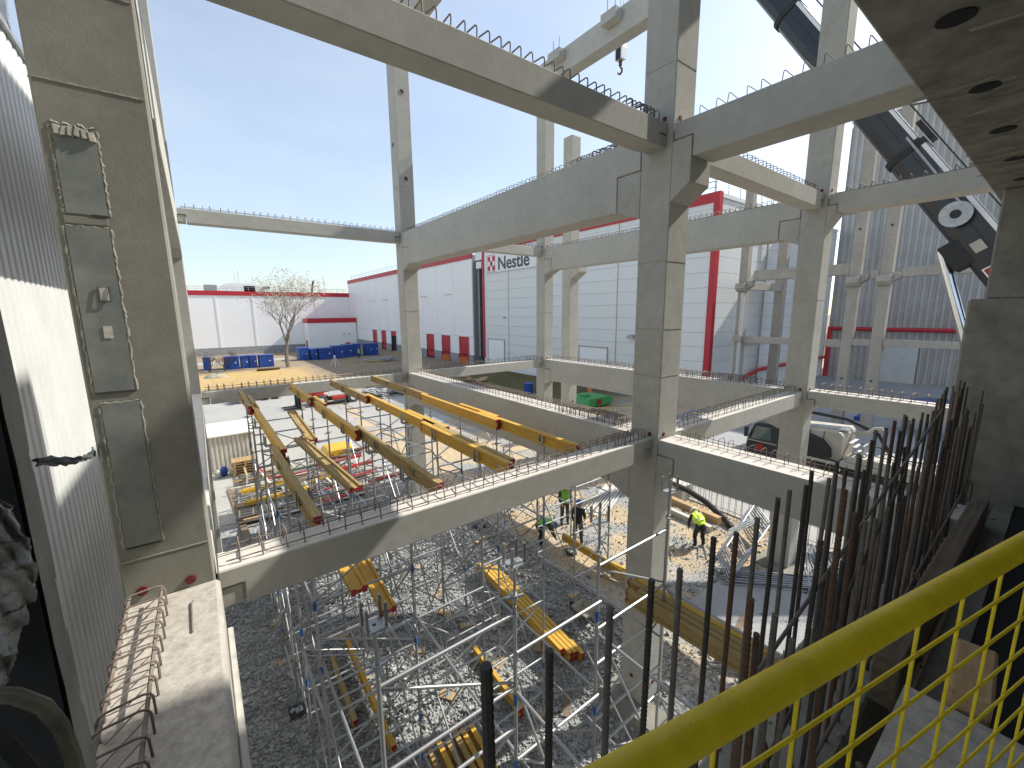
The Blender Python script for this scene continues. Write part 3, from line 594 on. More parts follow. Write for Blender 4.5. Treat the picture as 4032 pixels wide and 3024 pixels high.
# --- y-beams
by = lambda lab, k, y0, y1, zb, zt, zs, **q: beam(lab, 'y', y0, y1, GX[k][0], GX[k][1], zb, zt, zs=zs, **q)
by('deep upper beam rising from the far left column to the centre column', 'M', Y1b, Y2a, 10.84, 12.15, 11.52, notch=(.57, .54), sp=.17, sh=.16, sr=.009, dense=((5.8, 7.6, .07),))
by('deep lower beam beside the rightmost yellow formwork row, crowded with stirrups', 'M', Y1b, Y2a, 4.9, 6.2, 5.65, notch=(.57, .54), sp=.185, sh=.2, sr=.009, smat='stirrup_dusty', dense=((5.9, 8.0, .075),), off=.05)
by('upper beam seen edge-on behind the huge near column', 'L', Y1b, Y2a, 10.84, 12.15, 11.52, notch=(.57, .54), sp=0)
by('lower beam with dusty bright top behind the huge near column', 'L', Y1b, Y2a, 4.9, 6.2, 5.65, notch=(.57, .54), sp=0)
by('deep upper beam in front of the grey hall between two far columns', 'R', Y1b, Y2a, 11.02, 12.15, 11.58, notch=(.58, .53), sp=.17, sh=.18, sr=.011)
by('deep lower beam in front of the grey hall between two far columns', 'R', Y1b, Y2a, 5.08, 6.22, 5.71, notch=(.58, .53), sp=.22, sh=.25, sr=.01, smat='stirrup_dusty', dense=((6.5, 9.4, .1),))
by('upper beam from the centre column up to the dark soffit at the top right', 'M', .3, Y1a, 11.5, 12.15, 11.85, notch=(0, .38), sp=.26, sh=.2, sr=.007)
by('lower shaded beam with bright dusty top running behind the rebar row', 'M', .5, Y1a, 5.5, 6.2, 5.87, notch=(0, .37), sp=.19, sh=.2, sr=.006, sw=.22, smat='stirrup_dusty', off=.12)
by('upper beam passing in front of the crane boom', 'R', -1.2, Y1a, 11.6, 12.13, 11.82, notch=(0, .23), sp=.27, sh=.17, sr=.014)
by('lower beam with bright top in front of the corrugated hall, right of the truck column', 'R', -1.2, Y1a, 5.8, 6.26, 6.0, notch=(0, .23), sp=.24, sh=.24, sr=.011, smat='stirrup_dusty')
t3 = by('high roof-level beam with two small blocks beside the hanging hook', 'R', Y1b, Y2b, 20.05, 21.1, 20.5, notch=(0, 0), sp=.3, sh=.1, sr=.012, bars=False)
for y in (13.1, 16.4): t3.part('side_block', MB().box(14.85, 15.3, y-.4, y+.4, 20.55, 20.95), 'conc', bevel=.01); t3.part('dowel', MB().tube((15.05, y-.2, 20.9), (15.05, y-.2, 21.5), .014, 5).tube((15.05, y+.2, 20.9), (15.05, y+.2, 21.5), .014, 5), 'stirrup')
t3.part('side_block', MB().box(14.85, 15.3, 8.9, 9.7, 20.55, 20.95), 'conc', bevel=.01)
by('high roof-level beam just entering the top edge of the view', 'M', Y1b, Y2b, 19.4, 20.6, 20, notch=(0, 0), sp=0)
by('unseen roof-level beam above the truck column, added to cast a shadow band', 'R', -1.2, Y1a, 21.0, 21.5, 21.2, notch=(0, 0), sp=0)  # out of view; height set so its shadow bands the long upper beam
# near foreground beam with hoops
nb = Thing('precast_beam', 'near beam at the bottom left with a row of big rusty hoops', 'concrete beam', (-.45, 3, 5.4), 'precast beams of the unfinished frame')
nb.part('body', MB().prism([(-.79, 6.2), (-.115, 6.2), (-.085, 6.17), (-.085, 5.5), (-.79, 5.5)], 'y', -1.0, 4.825), 'conc_grit', bevel=.008)
nb.part('side_lip', MB().box(-.083, -.03, -1.0, 4.6, 5.45, 5.78), 'conc', bevel=.01)
hm = stirrup_mesh(.27, .2, .0085, 'y', 'stirrup_dusty')
for i in range(16):
    nb.inst('hoop', hm, (-.62+random.uniform(-.006,.006), 4.62-.165*i, 6.2), (random.gauss(.10,.1), 0, random.gauss(.12,.07)))
    nb.part('cross_wire', MB().tube((-.73, 4.55-.165*i, 6.21), (-.5, 4.70-.165*i, 6.30), .004, 5), 'stirrup_dusty')
nb.part('longitudinal_bar', MB().path([(-.735, y, 6.335+.008*math.sin(3*y)) for y in np.linspace(1.8, 4.7, 10)], .013, 6), 'stirrup_dusty', True)
nb.part('longitudinal_bar', MB().path([(-.515, y, 6.335+.008*math.sin(2*y)) for y in np.linspace(1.8, 4.7, 10)], .013, 6), 'stirrup_dusty', True)
nb.part('starter_bar', MB().path([(-.30, 4.06, 6.212), (-.31, 4.5, 6.215), (-.3, 4.54, 6.213)], .007, 6), 'stirrup_dusty', True)
# foundations
for i, (x, y, lab) in enumerate(((7.65, 5.1, 'pale concrete footing around the centre column'), (15.6, 5.1, 'pale concrete footing under the column by the truck'))):
    single('footing', MB().box(x-.72, x+.72, y-.72, y+.72, -1.1, -.22 if i == 0 else .08), 'conc_rough', lab, 'footing', bevel=.03)
# --- other frame in the background
cQ = column('far brownish column before the grey hall with brackets and downpipe', 'P', 17.47, 18.12, 0, 20, 'conc_old')
cP1 = column('far brownish column, left of a close pair before the corrugated hall', 'P', 9.68, 10.33, 0, 22, 'conc_old')
cP2 = column('far brownish column, right of a close pair before the corrugated hall', 'P', 7.95, 8.6, 0, 22, 'conc_old')
for T, y0, y1 in ((cQ, 17.47, 18.12), (cP1, 9.68, 10.33), (cP2, 7.95, 8.6)):
    T.part('corbel', MB().prism([(38.4, 11.15), (37.95, 11.1), (37.85, 10.7), (38.1, 10.45), (38.4, 10.4)], 'y', y0-.05, y1+.05), 'conc_old', bevel=.02)
    T.part('corbel', MB().prism([(y0, 11.3), (y0-.5, 11.3), (y0-.5, 10.95), (y0, 10.6)], 'x', 38.41, 39.04), 'conc_old')
    for z in (3.7, 14.4): dot(T, 'hole', 38.394, (y0+y1)/2, z, '-x')
cQ.part('downpipe', MB().tube((38.25, 17.6, 0), (38.25, 17.6, 10.3), .16, 7), 'corr_white'); cQ.part('bracket', MB().box(37.95, 38.4, 17.4, 18.1, 6.1, 6.7), 'conc_old', bevel=.05)
fb = lambda lab, x0, x1, y0, y1, z0, z1: single('precast_beam', MB().box(x0, x1, y0, y1, z0, z1), 'conc_old', lab, 'concrete beam', 'beams of the far frame', bevel=.02)
fb('far upper beam between the bracketed column and the close column pair', 38.45, 39.0, 10.34, 16.95, 11.3, 12.1); fb('far lower beam between the bracketed column and the close column pair', 38.45, 39.0, 10.34, 17.46, 6.0, 6.55)
fb('far upper beam leaving the close column pair behind the crane boom', 38.45, 39.0, -8, 7.45, 10.95, 11.55); fb('far lower beam leaving the close column pair to the right', 38.45, 39.0, -8, 7.93, 6.22, 6.68)
fb('short far beam joining the close column pair at mid height', 38.45, 39.0, 8.62, 9.15, 10.9, 11.5); fb('short far beam joining the close column pair low down', 38.45, 39.0, 8.61, 9.67, 6.2, 6.65)
fb('far high beam left of the crane boom, before the corrugated hall', 38.45, 39.0, 10.34, 14.5, 15.6, 16.25); fb('far high beam right of the crane boom, before the corrugated hall', 38.45, 39.0, -8, 7.93, 16.0, 16.65)
fb('far receding beam with haunched end beside the bracketed column', 39.06, 46, 17.55, 18.0, 10.6, 11.3); fb('far low receding beam beside the bracketed column', 39.06, 46, 17.55, 18.0, 5.6, 6.1)
single('precast_column', MB().box(46, 46.7, 17.4, 18.2, 0, 17), 'conc_old', 'dim column in the shade far behind, against the grey hall side wall', 'concrete column', 'columns of the unfinished frame')
# ------------------------------------------------------------------ left wall, jamb, strap
def corr_y(y0, y1, z0, z1, x, pitch, dep):
    n = int((y1-y0)/pitch); pr = []
    for i in range(n):
        for k in range(6): pr.append((x-dep*(0,0,0,1,1,1)[k], y0+(i+(0,.25,.5,.58,.75,.92)[k])*pitch))
    m = len(pr); return MB().add([(p[0], p[1], z0) for p in pr]+[(p[0], p[1], z1) for p in pr], [(i, i+1, m+i+1, m+i) for i in range(m-1)])
cw = Thing('corrugated_wall', 'sunlit white corrugated metal wall at the left edge', 'wall', (-1.1, 8, 0))
cw.part('sheet', corr_y(1.6, 36, -1.2, 13.2, -1.9, .262, .02), 'corr_white')
cw.part('backing', MB().box(-2.3, -1.95, 1.6, 36, -1.2, 13.1), 'corr_grey')
cw.part('coping', MB().box(-2.3, -1.84, 1.6, 36, 13.2, 13.3), 'galv_dull')
cw.part('coping_stay', MB().obox((-1.88, 10.7, 13.7), (0, .1, .4), (.05, 0, 0), (0, .05, -.03)), 'galv')
jb = Thing('wall_panel', 'dark edge of a rough sandwich panel very close at the lower left', 'wall panel', (-1.5, 1.45, 5))
vs = []; n = 60
mb = MB(); ring = []
for i in range(n+1):
    z = 4.5+7*i/n; jx = random.uniform(-.006, .006); ring.append([(-.36+random.uniform(-.0015,.0015), 1.50, z), (-.362+jx*.4, 1.40, z)])
mb.add([p for r_ in ring for p in r_], [(2*i+1, 2*i, 2*i+2, 2*i+3) for i in range(n)]); jb.part('cut_edge', mb, 'conc_rough', True)
jb.part('outer_skin', MB().box(-3, -.361, 1.49, 1.499, 4.5, 11.5), 'corr_white'); jb.part('inner_face', MB().box(-3, -.372, 1.405, 1.42, 4.5, 11.5), 'black')  # inner face is a thin near-black sheet
def crumple(name, T, pts, m, amp=.012, parent=None):
    """a crumpled sheet stretched over a strip of control points (pairs)"""
    n = len(pts)-1; U = 16; V = 22; vs = []; fs = []
    for i in range(U*n+1):
        t = i/U; k = min(int(t), n-1); u = t-k
        a = Vector(pts[k][0]).lerp(Vector(pts[k+1][0]), u); b_ = Vector(pts[k][1]).lerp(Vector(pts[k+1][1]), u)
        for j in range(V+1):
            q = j/V; p = a.lerp(b_, q); f1 = math.sin(17*q+3.1*t+2*math.sin(4*t)); f2 = math.sin(31*q-7*t+1.7); f3 = math.sin(9*t+11*q)
            vs.append(p + Vector((.3*f2*amp+random.uniform(-.2,.2)*amp, -(f1+.6*f2+.5*abs(f3))*amp, (.8*f3+.4*f1)*amp)))
    w = V+1
    for i in range(U*n):
        for j in range(V): fs.append((i*w+j, i*w+j+1, (i+1)*w+j+1, (i+1)*w+j))
    return MB().add(vs, fs)
FILM = [((-.50, 1.30, 8.62), (-.372, 1.36, 8.40)), ((-.50, 1.28, 8.45), (-.352, 1.35, 8.30)), ((-.50, 1.26, 8.30), (-.355, 1.36, 8.215)), ((-.52, 1.27, 8.22), (-.372, 1.36, 8.15)), ((-.54, 1.3, 8.16), (-.40, 1.36, 8.08)), ((-.55, 1.3, 8.12), (-.43, 1.36, 7.98))]
single('plastic_film', crumple('f', None, FILM, None, .010), 'film', 'torn crumpled white plastic film hanging at the lower left edge', 'plastic film', smooth=True)
single('hose', MB().path([(-.47, 1.30, 8.02), (-.405, 1.29, 7.98), (-.37, 1.29, 7.93), (-.352, 1.29, 7.86), (-.345, 1.29, 7.78), (-.34, 1.29, 7.6), (-.335, 1.29, 7.3)], .016, 8), 'hose', 'dusty olive hose drooping below the torn film at the lower left', 'hose', smooth=True)
single('hose', MB().path([(-.48, 1.27, 7.97), (-.43, 1.26, 7.90), (-.40, 1.26, 7.78), (-.385, 1.26, 7.6), (-.38, 1.26, 7.3)], .02, 8), 'black', 'thick black hose in the bottom left corner', 'hose', smooth=True)
sb = MB(); vs = []; fs = []
for i in range(25):
    t = i/24; c = Vector((-.358, 1.5, 8.447)).lerp(Vector((-.86, 5.17, 7.60)), t) + Vector((0, 0, -.03*math.sin(math.pi*t)))
    a = .9*math.sin(3.4*t); w = .012+.034*t; d = Vector((math.sin(a)*.5, 0, math.cos(a)))
    for j in range(5): vs.append(c+d*w*(j/2-1)+Vector((.006*math.sin(j*2+i*.7), 0, .004*math.sin(i*1.9+j))))
for i in range(24):
    for j in range(4): fs.append((i*5+j, i*5+j+1, (i+1)*5+j+1, (i+1)*5+j))
so_ = single('webbing_strap', sb.add(vs, fs), 'net', 'dark twisted net strap stretched across the corrugated wall', 'strap')
so_.modifiers.new('thick', 'SOLIDIFY').thickness = .004
# ------------------------------------------------------------------ right foreground: floor, soffit, stub column, rebar wall, guard rail
tag(link('floor_slab', MB().box(-2.5, 2.57, -6, .27, 6.75, 7.0).mesh('floor_slab', 'conc_grit')), kind='structure')
sf = Thing('soffit_beam', 'massive dark stained beam overhead at the top right with drilled holes', 'concrete beam', (4, 0, 10.4))
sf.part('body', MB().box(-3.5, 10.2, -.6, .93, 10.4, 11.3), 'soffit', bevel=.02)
for i, x in enumerate((1.1, 2.35, 3.58, 4.82, 6.06, 7.3, 8.5)): sf.part('drilled_hole', MB().tube((x, .62, 10.392), (x, .62, 10.399), .085, 18), 'dark')
for i in range(70):
    x = random.uniform(1.2, 8.8); y = random.uniform(-.35, .6); l = random.uniform(.14, .45); q = random.uniform(-.1, .1)
    sf.part('laitance_streak', MB().prism([(x, y), (x+.02+q*.3, y+l*.5), (x+q, y+l), (x+q+random.uniform(.02,.05), y+l*.98), (x+.05+q*.3, y+l*.45), (x+.03, y+.01)], 'z', 10.394, 10.399), 'mortar' if i % 3 else 'conc_rough')
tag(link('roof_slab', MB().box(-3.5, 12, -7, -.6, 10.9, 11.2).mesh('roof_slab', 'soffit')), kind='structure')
tag(link('shade_wall_unseen', MB().box(-8, 17.5, -.2, .3, 11.3, 21.7).mesh('shade_wall_unseen', 'conc_rough')), kind='structure')  # unseen upper wall, its end and top sized to shadow the near beam
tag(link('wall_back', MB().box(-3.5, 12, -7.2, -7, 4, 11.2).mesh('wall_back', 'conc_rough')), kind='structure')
tag(link('wall_shade_black', MB().box(2.62, 9.0, -.5, .179, 4, 6.05).mesh('wall_shade_black', 'dark')), kind='structure')  # near-black colour stands in for shade inside the building
tag(link('wall_inner_shade_black', MB().box(2.58, 12, -3.4, -3.2, 4, 10.9).mesh('wall_inner_shade_black', 'black')), kind='structure')  # black put in for the deep interior shade
tag(link('wall_end_shade_black', MB().box(10.0, 10.2, -3.4, .2, 4, 10.9).mesh('wall_end_shade_black', 'black')), kind='structure')  # closes the gap behind the stub column; black in place of shade
tag(link('floor_lower_shade_black', MB().box(2.58, 12, -3.2, -.5, 4.8, 5.0).mesh('floor_lower_shade_black', 'black')), kind='structure')  # lower floor coloured black as if in deep shade
sc_ = Thing('stub_column', 'dark shaded concrete column with a wider block below at the right edge', 'concrete column', (9.4, .4, 5))
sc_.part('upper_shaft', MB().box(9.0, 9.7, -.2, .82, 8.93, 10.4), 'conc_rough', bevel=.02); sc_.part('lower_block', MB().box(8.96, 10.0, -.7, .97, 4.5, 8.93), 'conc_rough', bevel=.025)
rw = Thing('rebar_wall', 'dense row of upright rebar rising from an unfinished wall behind the yellow rail', 'rebar wall', (4, .8, 4.5))
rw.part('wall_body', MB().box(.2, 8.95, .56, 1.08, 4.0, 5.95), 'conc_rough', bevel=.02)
def rib_bar(p0, p1, r, m, T, name='rebar'):
    p0, p1 = Vector(p0), Vector(p1); L_ = (p1-p0).length; n = max(2, int(L_/(r*.85))); pts = []; rr = []
    for i in range(n+1): pts.append(p0.lerp(p1, i/n)); rr.append(r*(1.10 if i % 2 else .95))
    return T.part(name, MB().path(pts, rr, 8), m, True)
BM = ('rebar_dark', 'rebar', 'rebar_dark', 'rebar', 'rebar_dark', 'rebar_rust', 'rebar')
for i, x in enumerate((.77, 1.05, 1.28, 1.50, 1.76, 1.97, 2.17, 2.40, 2.62, 2.86)):
    rib_bar((x-.01, .85, 5.4), (x+random.uniform(-.01,.02), .85+random.uniform(-.01,.01), 7.75+random.uniform(-.05,.06)), .0125, BM[i % 7], rw)
for i in range(36):
    x = 3.05+.165*i; rib_bar((x-.02, .86, 5.5), (x+random.uniform(-.03,.05), .86+random.uniform(-.03,.03), 7.72+random.uniform(-.14,.10)), .0125, BM[(i*3) % 7], rw)
for i in range(30):
    x = 1.9+.235*i; rib_bar((x-.01, .64, 5.5), (x+random.uniform(-.02,.03), .64+random.uniform(-.02,.02), 7.4+random.uniform(-.2,.3)), .0125, BM[(i*5+1) % 7], rw)
for i in range(14):
    x = 3.6+.37*i; rib_bar((x-.02, .74, 5.5), (x+random.uniform(-.03,.03), .75+random.uniform(-.05,.05), 7.5+random.uniform(-.25,.3)), .011, BM[(i*4+2) % 7], rw)
rib_bar((.53, .78, 5.0), (.505, .80, 7.90), .0165, 'rebar_dark', rw); rib_bar((.46, .86, 5.0), (.46, .86, 7.53), .013, 'rebar_dark', rw)
rib_bar((1.60, .60, 6.0), (1.72, .66, 7.62), .0145, 'rebar_rust', rw); rib_bar((1.66, .58, 6.0), (1.76, .64, 7.45), .0125, 'rebar_rust', rw); rib_bar((2.20, .50, 5.9), (2.66, .62, 7.86), .015, 'rebar_rust', rw); rib_bar((1.1, .60, 6.0), (1.12, .60, 7.1), .016, 'rebar_dark', rw)
rib_bar((1.0, .80, 6.62), (6.2, .72, 7.75), .011, 'rebar', rw, 'tie_bar'); rib_bar((1.6, .70, 6.1), (4.4, .66, 7.5), .011, 'rebar_dark', rw, 'tie_bar'); rib_bar((2.4, .6, 6.15), (7.5, .58, 6.5), .011, 'rebar', rw, 'tie_bar')
for i in range(26):
    x = 1.3+.28*i; z = 6.0+random.uniform(0, .5); y = .58+random.uniform(-.05,.25); q = random.uniform(.04,.08)
    rw.part('bent_hook', MB().path([(x, y, z-.2), (x, y, z), (x+q*.3, y+.02, z+q), (x+q, y+.05, z+q*1.2), (x+q*1.8, y+.06, z+q*.6), (x+q*1.9, y+.05, z)], .009, 6), random.choice(('rebar_rust', 'rebar')), True)
single('timber_plank', MB().obox((5.7, .46, 6.2), (2.05, -.03, .02), (0, .075, 0), (0, 0, .2)), 'wood_old_x', 'long dark timber plank lying along the wall behind the rail', 'plank', bevel=.01)
tag(link('wall_ledge', MB().box(2.7, 9, .18, .36, 5.6, 6.06).mesh('wall_ledge', 'conc_rough')), kind='structure')
single('timber_block', MB().obox((2.78, .075, 6.96), (.17, .01, .03), (-.01, .07, 0), (0, 0, .16)), 'wood_x', 'short block of raw timber on the end of the floor slab', 'timber block', bevel=.012)
rbv = MB()
for i in range(160):
    x, y = random.uniform(1.2, 8.8), random.choice((random.uniform(.30, .56), random.uniform(.56, 1.05))); s = random.uniform(.012, .035); rbv.ball((x, y, (6.06 if y < .37 else 5.95)+s*.4), s, s*.9, s*.6, 5, 3)
tag(link('rubble', rbv.mesh('rubble', 'conc_rough')), 'small concrete crumbs along the top of the unfinished wall', 'rubble', kind='stuff')
gr = Thing('guard_rail', 'yellow painted guard rail with wire mesh across the lower right corner', 'guard rail', (.85, .12, 7.2))
RX0, RY0, RX1, RY1 = 0.3229, 0.2322, 1.3352, 0.0104
d = Vector((RX1-RX0, RY1-RY0, 0)).normalized(); p0 = Vector((RX0, RY0, 0))
RP = lambda s, z: Vector((p0.x+d.x*s, p0.y+d.y*s, z))
gr.part('top_rail', MB().path([RP(s, 8.3) for s in np.linspace(-1.2, 1.9, 12)], .0213, 24), 'yel_paint', True)
for k in range(-4, 11): gr.part('mesh_wire', MB().path([RP(.140+.166*k, z) for z in (8.285, 7.9, 7.5, 7.2)], .0032, 7), 'yel_paint', True)
for k in range(10): gr.part('mesh_wire', MB().path([RP(s, 8.205-.1*k)+Vector((.005*d.y, -.005*d.x, 0)) for s in (-1.1, 0, .9, 1.9)], .0032, 7), 'yel_paint', True)
# ------------------------------------------------------------------ shoring towers
UT = MB().tube((0,0,0), (0,0,1), 1, 8).mesh('tube', 'galv', True); UTD = MB().tube((0,0,0), (0,0,1), 1, 8).mesh('tube', 'galv_dull', True); TAPE = MB().tube((0,0,0), (0,0,.16), .0265, 10).mesh('tape', 'blue_tape', True)
def mk_tube(name, p0, p1, r, parent, me=UT):
    p0, p1 = Vector(p0), Vector(p1); o = link(name, me, parent); o.location = p0; o.scale = (r, r, (p1-p0).length); o.rotation_mode = 'QUATERNION'; o.rotation_quaternion = (p1-p0).to_track_quat('Z', 'Y'); return o
FK = MB().box(-.1, .1, -.09, .09, 0, .012)
for sx in (-1, 1):
    for sy in (-1, 1): FK.box(sx*.085-.012, sx*.085+.012, sy*.07-.006, sy*.07+.006, .012, .24).box(sx*.097-.004, sx*.097, sy*.07-.022, sy*.07+.022, .012, .24)
FKM = FK.mesh('fork_head', 'galv_dull'); FHO = MB().tube((0,0,.0122), (0,0,.0135), .018, 10).tube((.06,.05,.0122), (.06,.05,.0135), .008, 8).tube((-.06,-.05,.0122), (-.06,-.05,.0135), .008, 8).mesh('bolt_hole', 'seam')
WN = MB().tube((0,0,-.03), (0,0,.03), .04, 10).obox((0,0,0), (.11, .012, 0), (-.002, .016, 0), (0,0,.012)).mesh('wing_nut', 'galv')
BP = MB().box(-.08, .08, -.08, .08, 0, .008).tube((0,0,.008), (0,0,.3), .018, 8).mesh('base_plate', 'galv_dull')
PAD = [MB().box(-.2, .2, -.11, .11, -.05, 0).mesh('timber_pad', 'wood'), MB().box(-.22, .22, -.2, .2, -.03, 0).mesh('timber_pad', 'black')]
def tower(label, x0, y0, W_, D_, z0, top=6.2, head=6.75, heads=(1,1,1,1), lx=0, ly=0):
    T = link('shoring_tower', None, loc=(x0, y0, z0)); tag(T, label, 'scaffold tower', 'shoring towers under the yellow formwork beams')
    cs = [(0,0), (W_,0), (W_,D_), (0,D_)]
    for i, (x, y) in enumerate(cs):
        hz = top if heads[i] else top-1.05
        s_ = mk_tube('standard', (x, y, .22), (x, y, hz), .0241, T)
        for z in (1.1, 2.1, 3.6, 5.0):
            if random.random() < .45: link('tape', TAPE, T, (x, y, z+random.uniform(-.3,.3)))
        b_ = link('base_plate', BP, T, (x, y, .05), (0, 0, random.uniform(-.4,.4))); link('timber_pad', PAD[random.random() < .2], T, (x, y, .05), (0, 0, random.uniform(-1,1)))
        if heads[i]:
            mk_tube('screw_jack', (x, y, hz-.05), (x, y, head), .019, T); link('wing_nut', WN, T, (x, y, hz+.12), (0,0,random.uniform(-.6,.6)))
            f_ = link('fork_head', FKM, T, (x, y, head), (0, 0, random.uniform(-.12,.12))); link('bolt_hole', FHO, f_)
    zs = [6.1, 5.12, 4.55, 3.6, 3.05, 2.1, 1.55, .6]
    for z in [q for q in zs if q < top]:
        for y in (0, D_):
            if y == 0 and z > top-1.1 and not heads[0]: continue
            mk_tube('ledger', (0, y, z), (W_, y, z), .0213, T)
    for k, z in enumerate([q for q in (5.12, 3.05, .6) if q < top-.1]):
        for x in (0, W_): mk_tube('ledger', (x, 0, z-.06), (x, D_, z-.06), .0213, T)
    for k, (za, zb) in enumerate([q for q in ((5.15, 6.05), (3.65, 4.5), (2.15, 3.0), (.65, 1.5)) if q[1] < top]):
        for y in (0, D_):
            if y == 0 and za > top-1.2 and not heads[0]: continue
            a, c = (0, W_) if (k+(y > 0)) % 2 == 0 else (W_, 0); mk_tube('brace', (a, y+.03, za), (c, y+.03, zb), .017, T)
    for x in (0, W_):
        for za, zb in ((.65, 3.0), (3.1, min(5.1, top-.15))):
            mk_tube('brace', (x+.03, 0, za), (x+.03, D_, zb), .0165, T); mk_tube('brace', (x-.03, D_, za), (x-.03, 0, zb), .0165, T, UTD)
    if lx:
        for y in (0, D_):
            for z in (5.6, 4.1, 2.6, 1.1):
                if z > top-1.1 and not heads[0] and y == 0: continue
                mk_tube('link_ledger', (W_, y-.03, z), (W_+lx, y-.03, z), .0213, T)
            mk_tube('link_brace', (W_, y+.05, 1.15), (W_+lx, y+.05, 2.55), .017, T); mk_tube('link_brace', (W_+lx, y+.05, 2.65), (W_, y+.05, 4.05), .017, T, UTD)
    if ly:
        for x in (0, W_):
            for z in (4.1, 1.1): mk_tube('link_ledger', (x+.03, D_, z), (x+.03, D_+ly, z), .0213, T)
            mk_tube('link_brace', (x-.03, D_, 1.2), (x-.03, D_+ly, 4.0), .017, T); mk_tube('link_brace', (x+.05, D_+ly, .5), (x+.05, D_, 3.4), .017, T, UTD)
    return T
G0 = -.75; full = (1,1,1,1)
for lab, x0, y0, d_, hd in (('near left tower with empty fork heads below the foreground beam', 1.0, 1.72, 1.75, (0,0,1,1)), ('near right tower with two empty fork heads left of the centre column', 4.07, 1.72, 1.78, (0,0,1,1)),
        ('left tower directly behind the foreground beam', 1.0, 6.5, 1.8, full), ('right tower directly behind the foreground beam', 4.07, 6.5, 1.8, full),
        ('left tower in the middle of the bay', 1.0, 10.15, 1.85, full), ('right tower in the middle of the bay', 4.07, 10.1, 1.9, full),
        ('left tower at the far end of the bay, by the white container', 1.0, 13.9, 1.7, full), ('right tower at the far end of the bay', 4.07, 13.9, 1.75, full)):
    tower(lab, x0, y0, 1.6 if x0 < 2 else 1.63, d_, G0, heads=hd, lx=1.47 if x0 < 2 else 0, ly={1.72: 3.0, 6.5: 1.83, 10.15: 1.9, 10.1: 1.9}.get(y0, 0))
t_ = tower('tower beyond the centre column where workers are busy', 8.6, 8.38, 1.6, 1.75, 0, top=5.0, head=5.5); t_ = tower('tower beyond the centre column, farther back', 8.55, 12.0, 1.6, 1.8, 0, top=5.0, head=5.5, heads=(0,0,0,0))
# ------------------------------------------------------------------ yellow formwork beams
HM = {}
def hbeam_mesh(L_, m):
    k = (round(L_, 2), m)
    if k not in HM:
        w, h, f, wb = .052, .25, .045, .018; pf = [(-w,0),(w,0),(w,f),(wb,f+.012),(wb,h-f-.012),(w,h-f),(w,h),(-w,h),(-w,h-f),(-wb,h-f-.012),(-wb,f+.012),(-w,f)]
        HM[k] = MB().prism(pf, 'y', 0, L_).mesh('beam_body', m)
    return HM[k]
ECM = MB().box(-.055, .055, 0, .02, .0, .075).box(-.055, .055, 0, .02, .175, .253).box(-.024, .024, 0, .02, .075, .175).mesh('end_cap', 'red')
NB = [0]
def hbeam(label, p0, p1, roll_=0, m='yel_wood', group='yellow formwork beams', caps=(1,1)):
    p0, p1 = Vector(p0), Vector(p1); L_ = (p1-p0).length
    T = link('formwork_beam', None, loc=p0); tag(T, label, 'formwork beam', group)
    q = (p1-p0).to_track_quat('Y', 'Z'); T.rotation_mode = 'QUATERNION'; T.rotation_quaternion = q @ Vector((0,1,0)).rotation_difference(Vector((0,1,0))) @ Matrix.Rotation(roll_, 3, 'Y').to_quaternion()
    link('beam_body', hbeam_mesh(L_, m), T)
    if caps[0]: link('end_cap', ECM, T, (0, -.012, 0))
    if caps[1]: link('end_cap', ECM, T, (0, L_-.008, 0))
    return T
zt = 6.022
rows = [('first', 1.0, ((17.35, 13.6, 0, 'wood_worn'), (14.0, 8.75, .11, 'yel_wood'), (9.1, 5.45, 0, 'wood_worn'), (15.6, 13.3, .13, 'wood_worn'))), ('second', 2.62, ((17.35, 13.85, 0, 'yel_wood'), (14.1, 12.6, .12, 'yel_wood'), (13.2, 9.2, 0, 'yel_wood'), (9.6, 5.45, .11, 'wood_worn'))),
        ('third', 4.07, ((17.35, 13.0, 0, 'wood_worn'), (13.4, 8.6, .11, 'yel_wood'), (9.0, 5.45, 0, 'yel_wood'), (10.4, 8.2, .24, 'yel_wood'), (9.2, 5.6, .13, 'wood_worn'))), ('fourth', 5.68, ((17.35, 12.0, 0, 'wood_worn'), (12.3, 8.0, -.11, 'yel_wood'), (10.2, 8.3, .11, 'yel_wood'), (9.0, 5.45, 0, 'yel_wood')))]
wh = ['farthest piece', 'second piece', 'third piece', 'fourth piece', 'extra piece']
for rn, x, ps in rows:
    for i, (a, c, dx, m_) in enumerate(ps):
        hbeam('yellow formwork beam in the %s row from the left, %s' % (rn, wh[i]), (x+dx-.03, c, zt), (x+dx-.03+random.uniform(-.03,.03), a, zt), m=m_)
zf = 5.43
hbeam('formwork beam lying flat on the scaffold, farther of two between first rows', (2.06, 12.0, zf), (2.24, 16.3, zf), R(90), 'wood_worn'); hbeam('formwork beam lying flat on the scaffold, nearer of two between first rows', (2.03, 8.0, zf), (1.8, 12.4, zf), R(90), 'wood_worn')
hbeam('formwork beam lying flat low under the foreground beam, above the left tower', (1.95, 6.3, 3.877), (2.1, 9.0, 3.877), R(90)); hbeam('short flat formwork beam beside the first row near end', (1.5, 6.3, 4.448), (1.52, 8.7, 4.448), R(90))
def pile(lab, n, c0, c1, dx, z, hs=None, m=None):
    c0, c1 = Vector(c0), Vector(c1); dr = (c1-c0).normalized(); sd = Vector((dr.y, -dr.x))
    for i in range(n):
        k = sd*(dx*(i-(n-1)/2)); s = dr*random.uniform(-.25,.25); zz = z if hs is None else z+hs[i]
        a = c0+k+s; c_ = c1+k+s; hbeam('formwork beam %s, %s from the left' % (lab, ['first','second','third','fourth','fifth','sixth','seventh'][i]), (a.x, a.y, zz), (c_.x, c_.y, zz), m=(m or random.choice(('yel_wood', 'yel_wood', 'wood_worn'))))
pile('in the bundle left of the centre column', 4, (7.1, 6.9), (7.45, 11.6), .13, -.38)
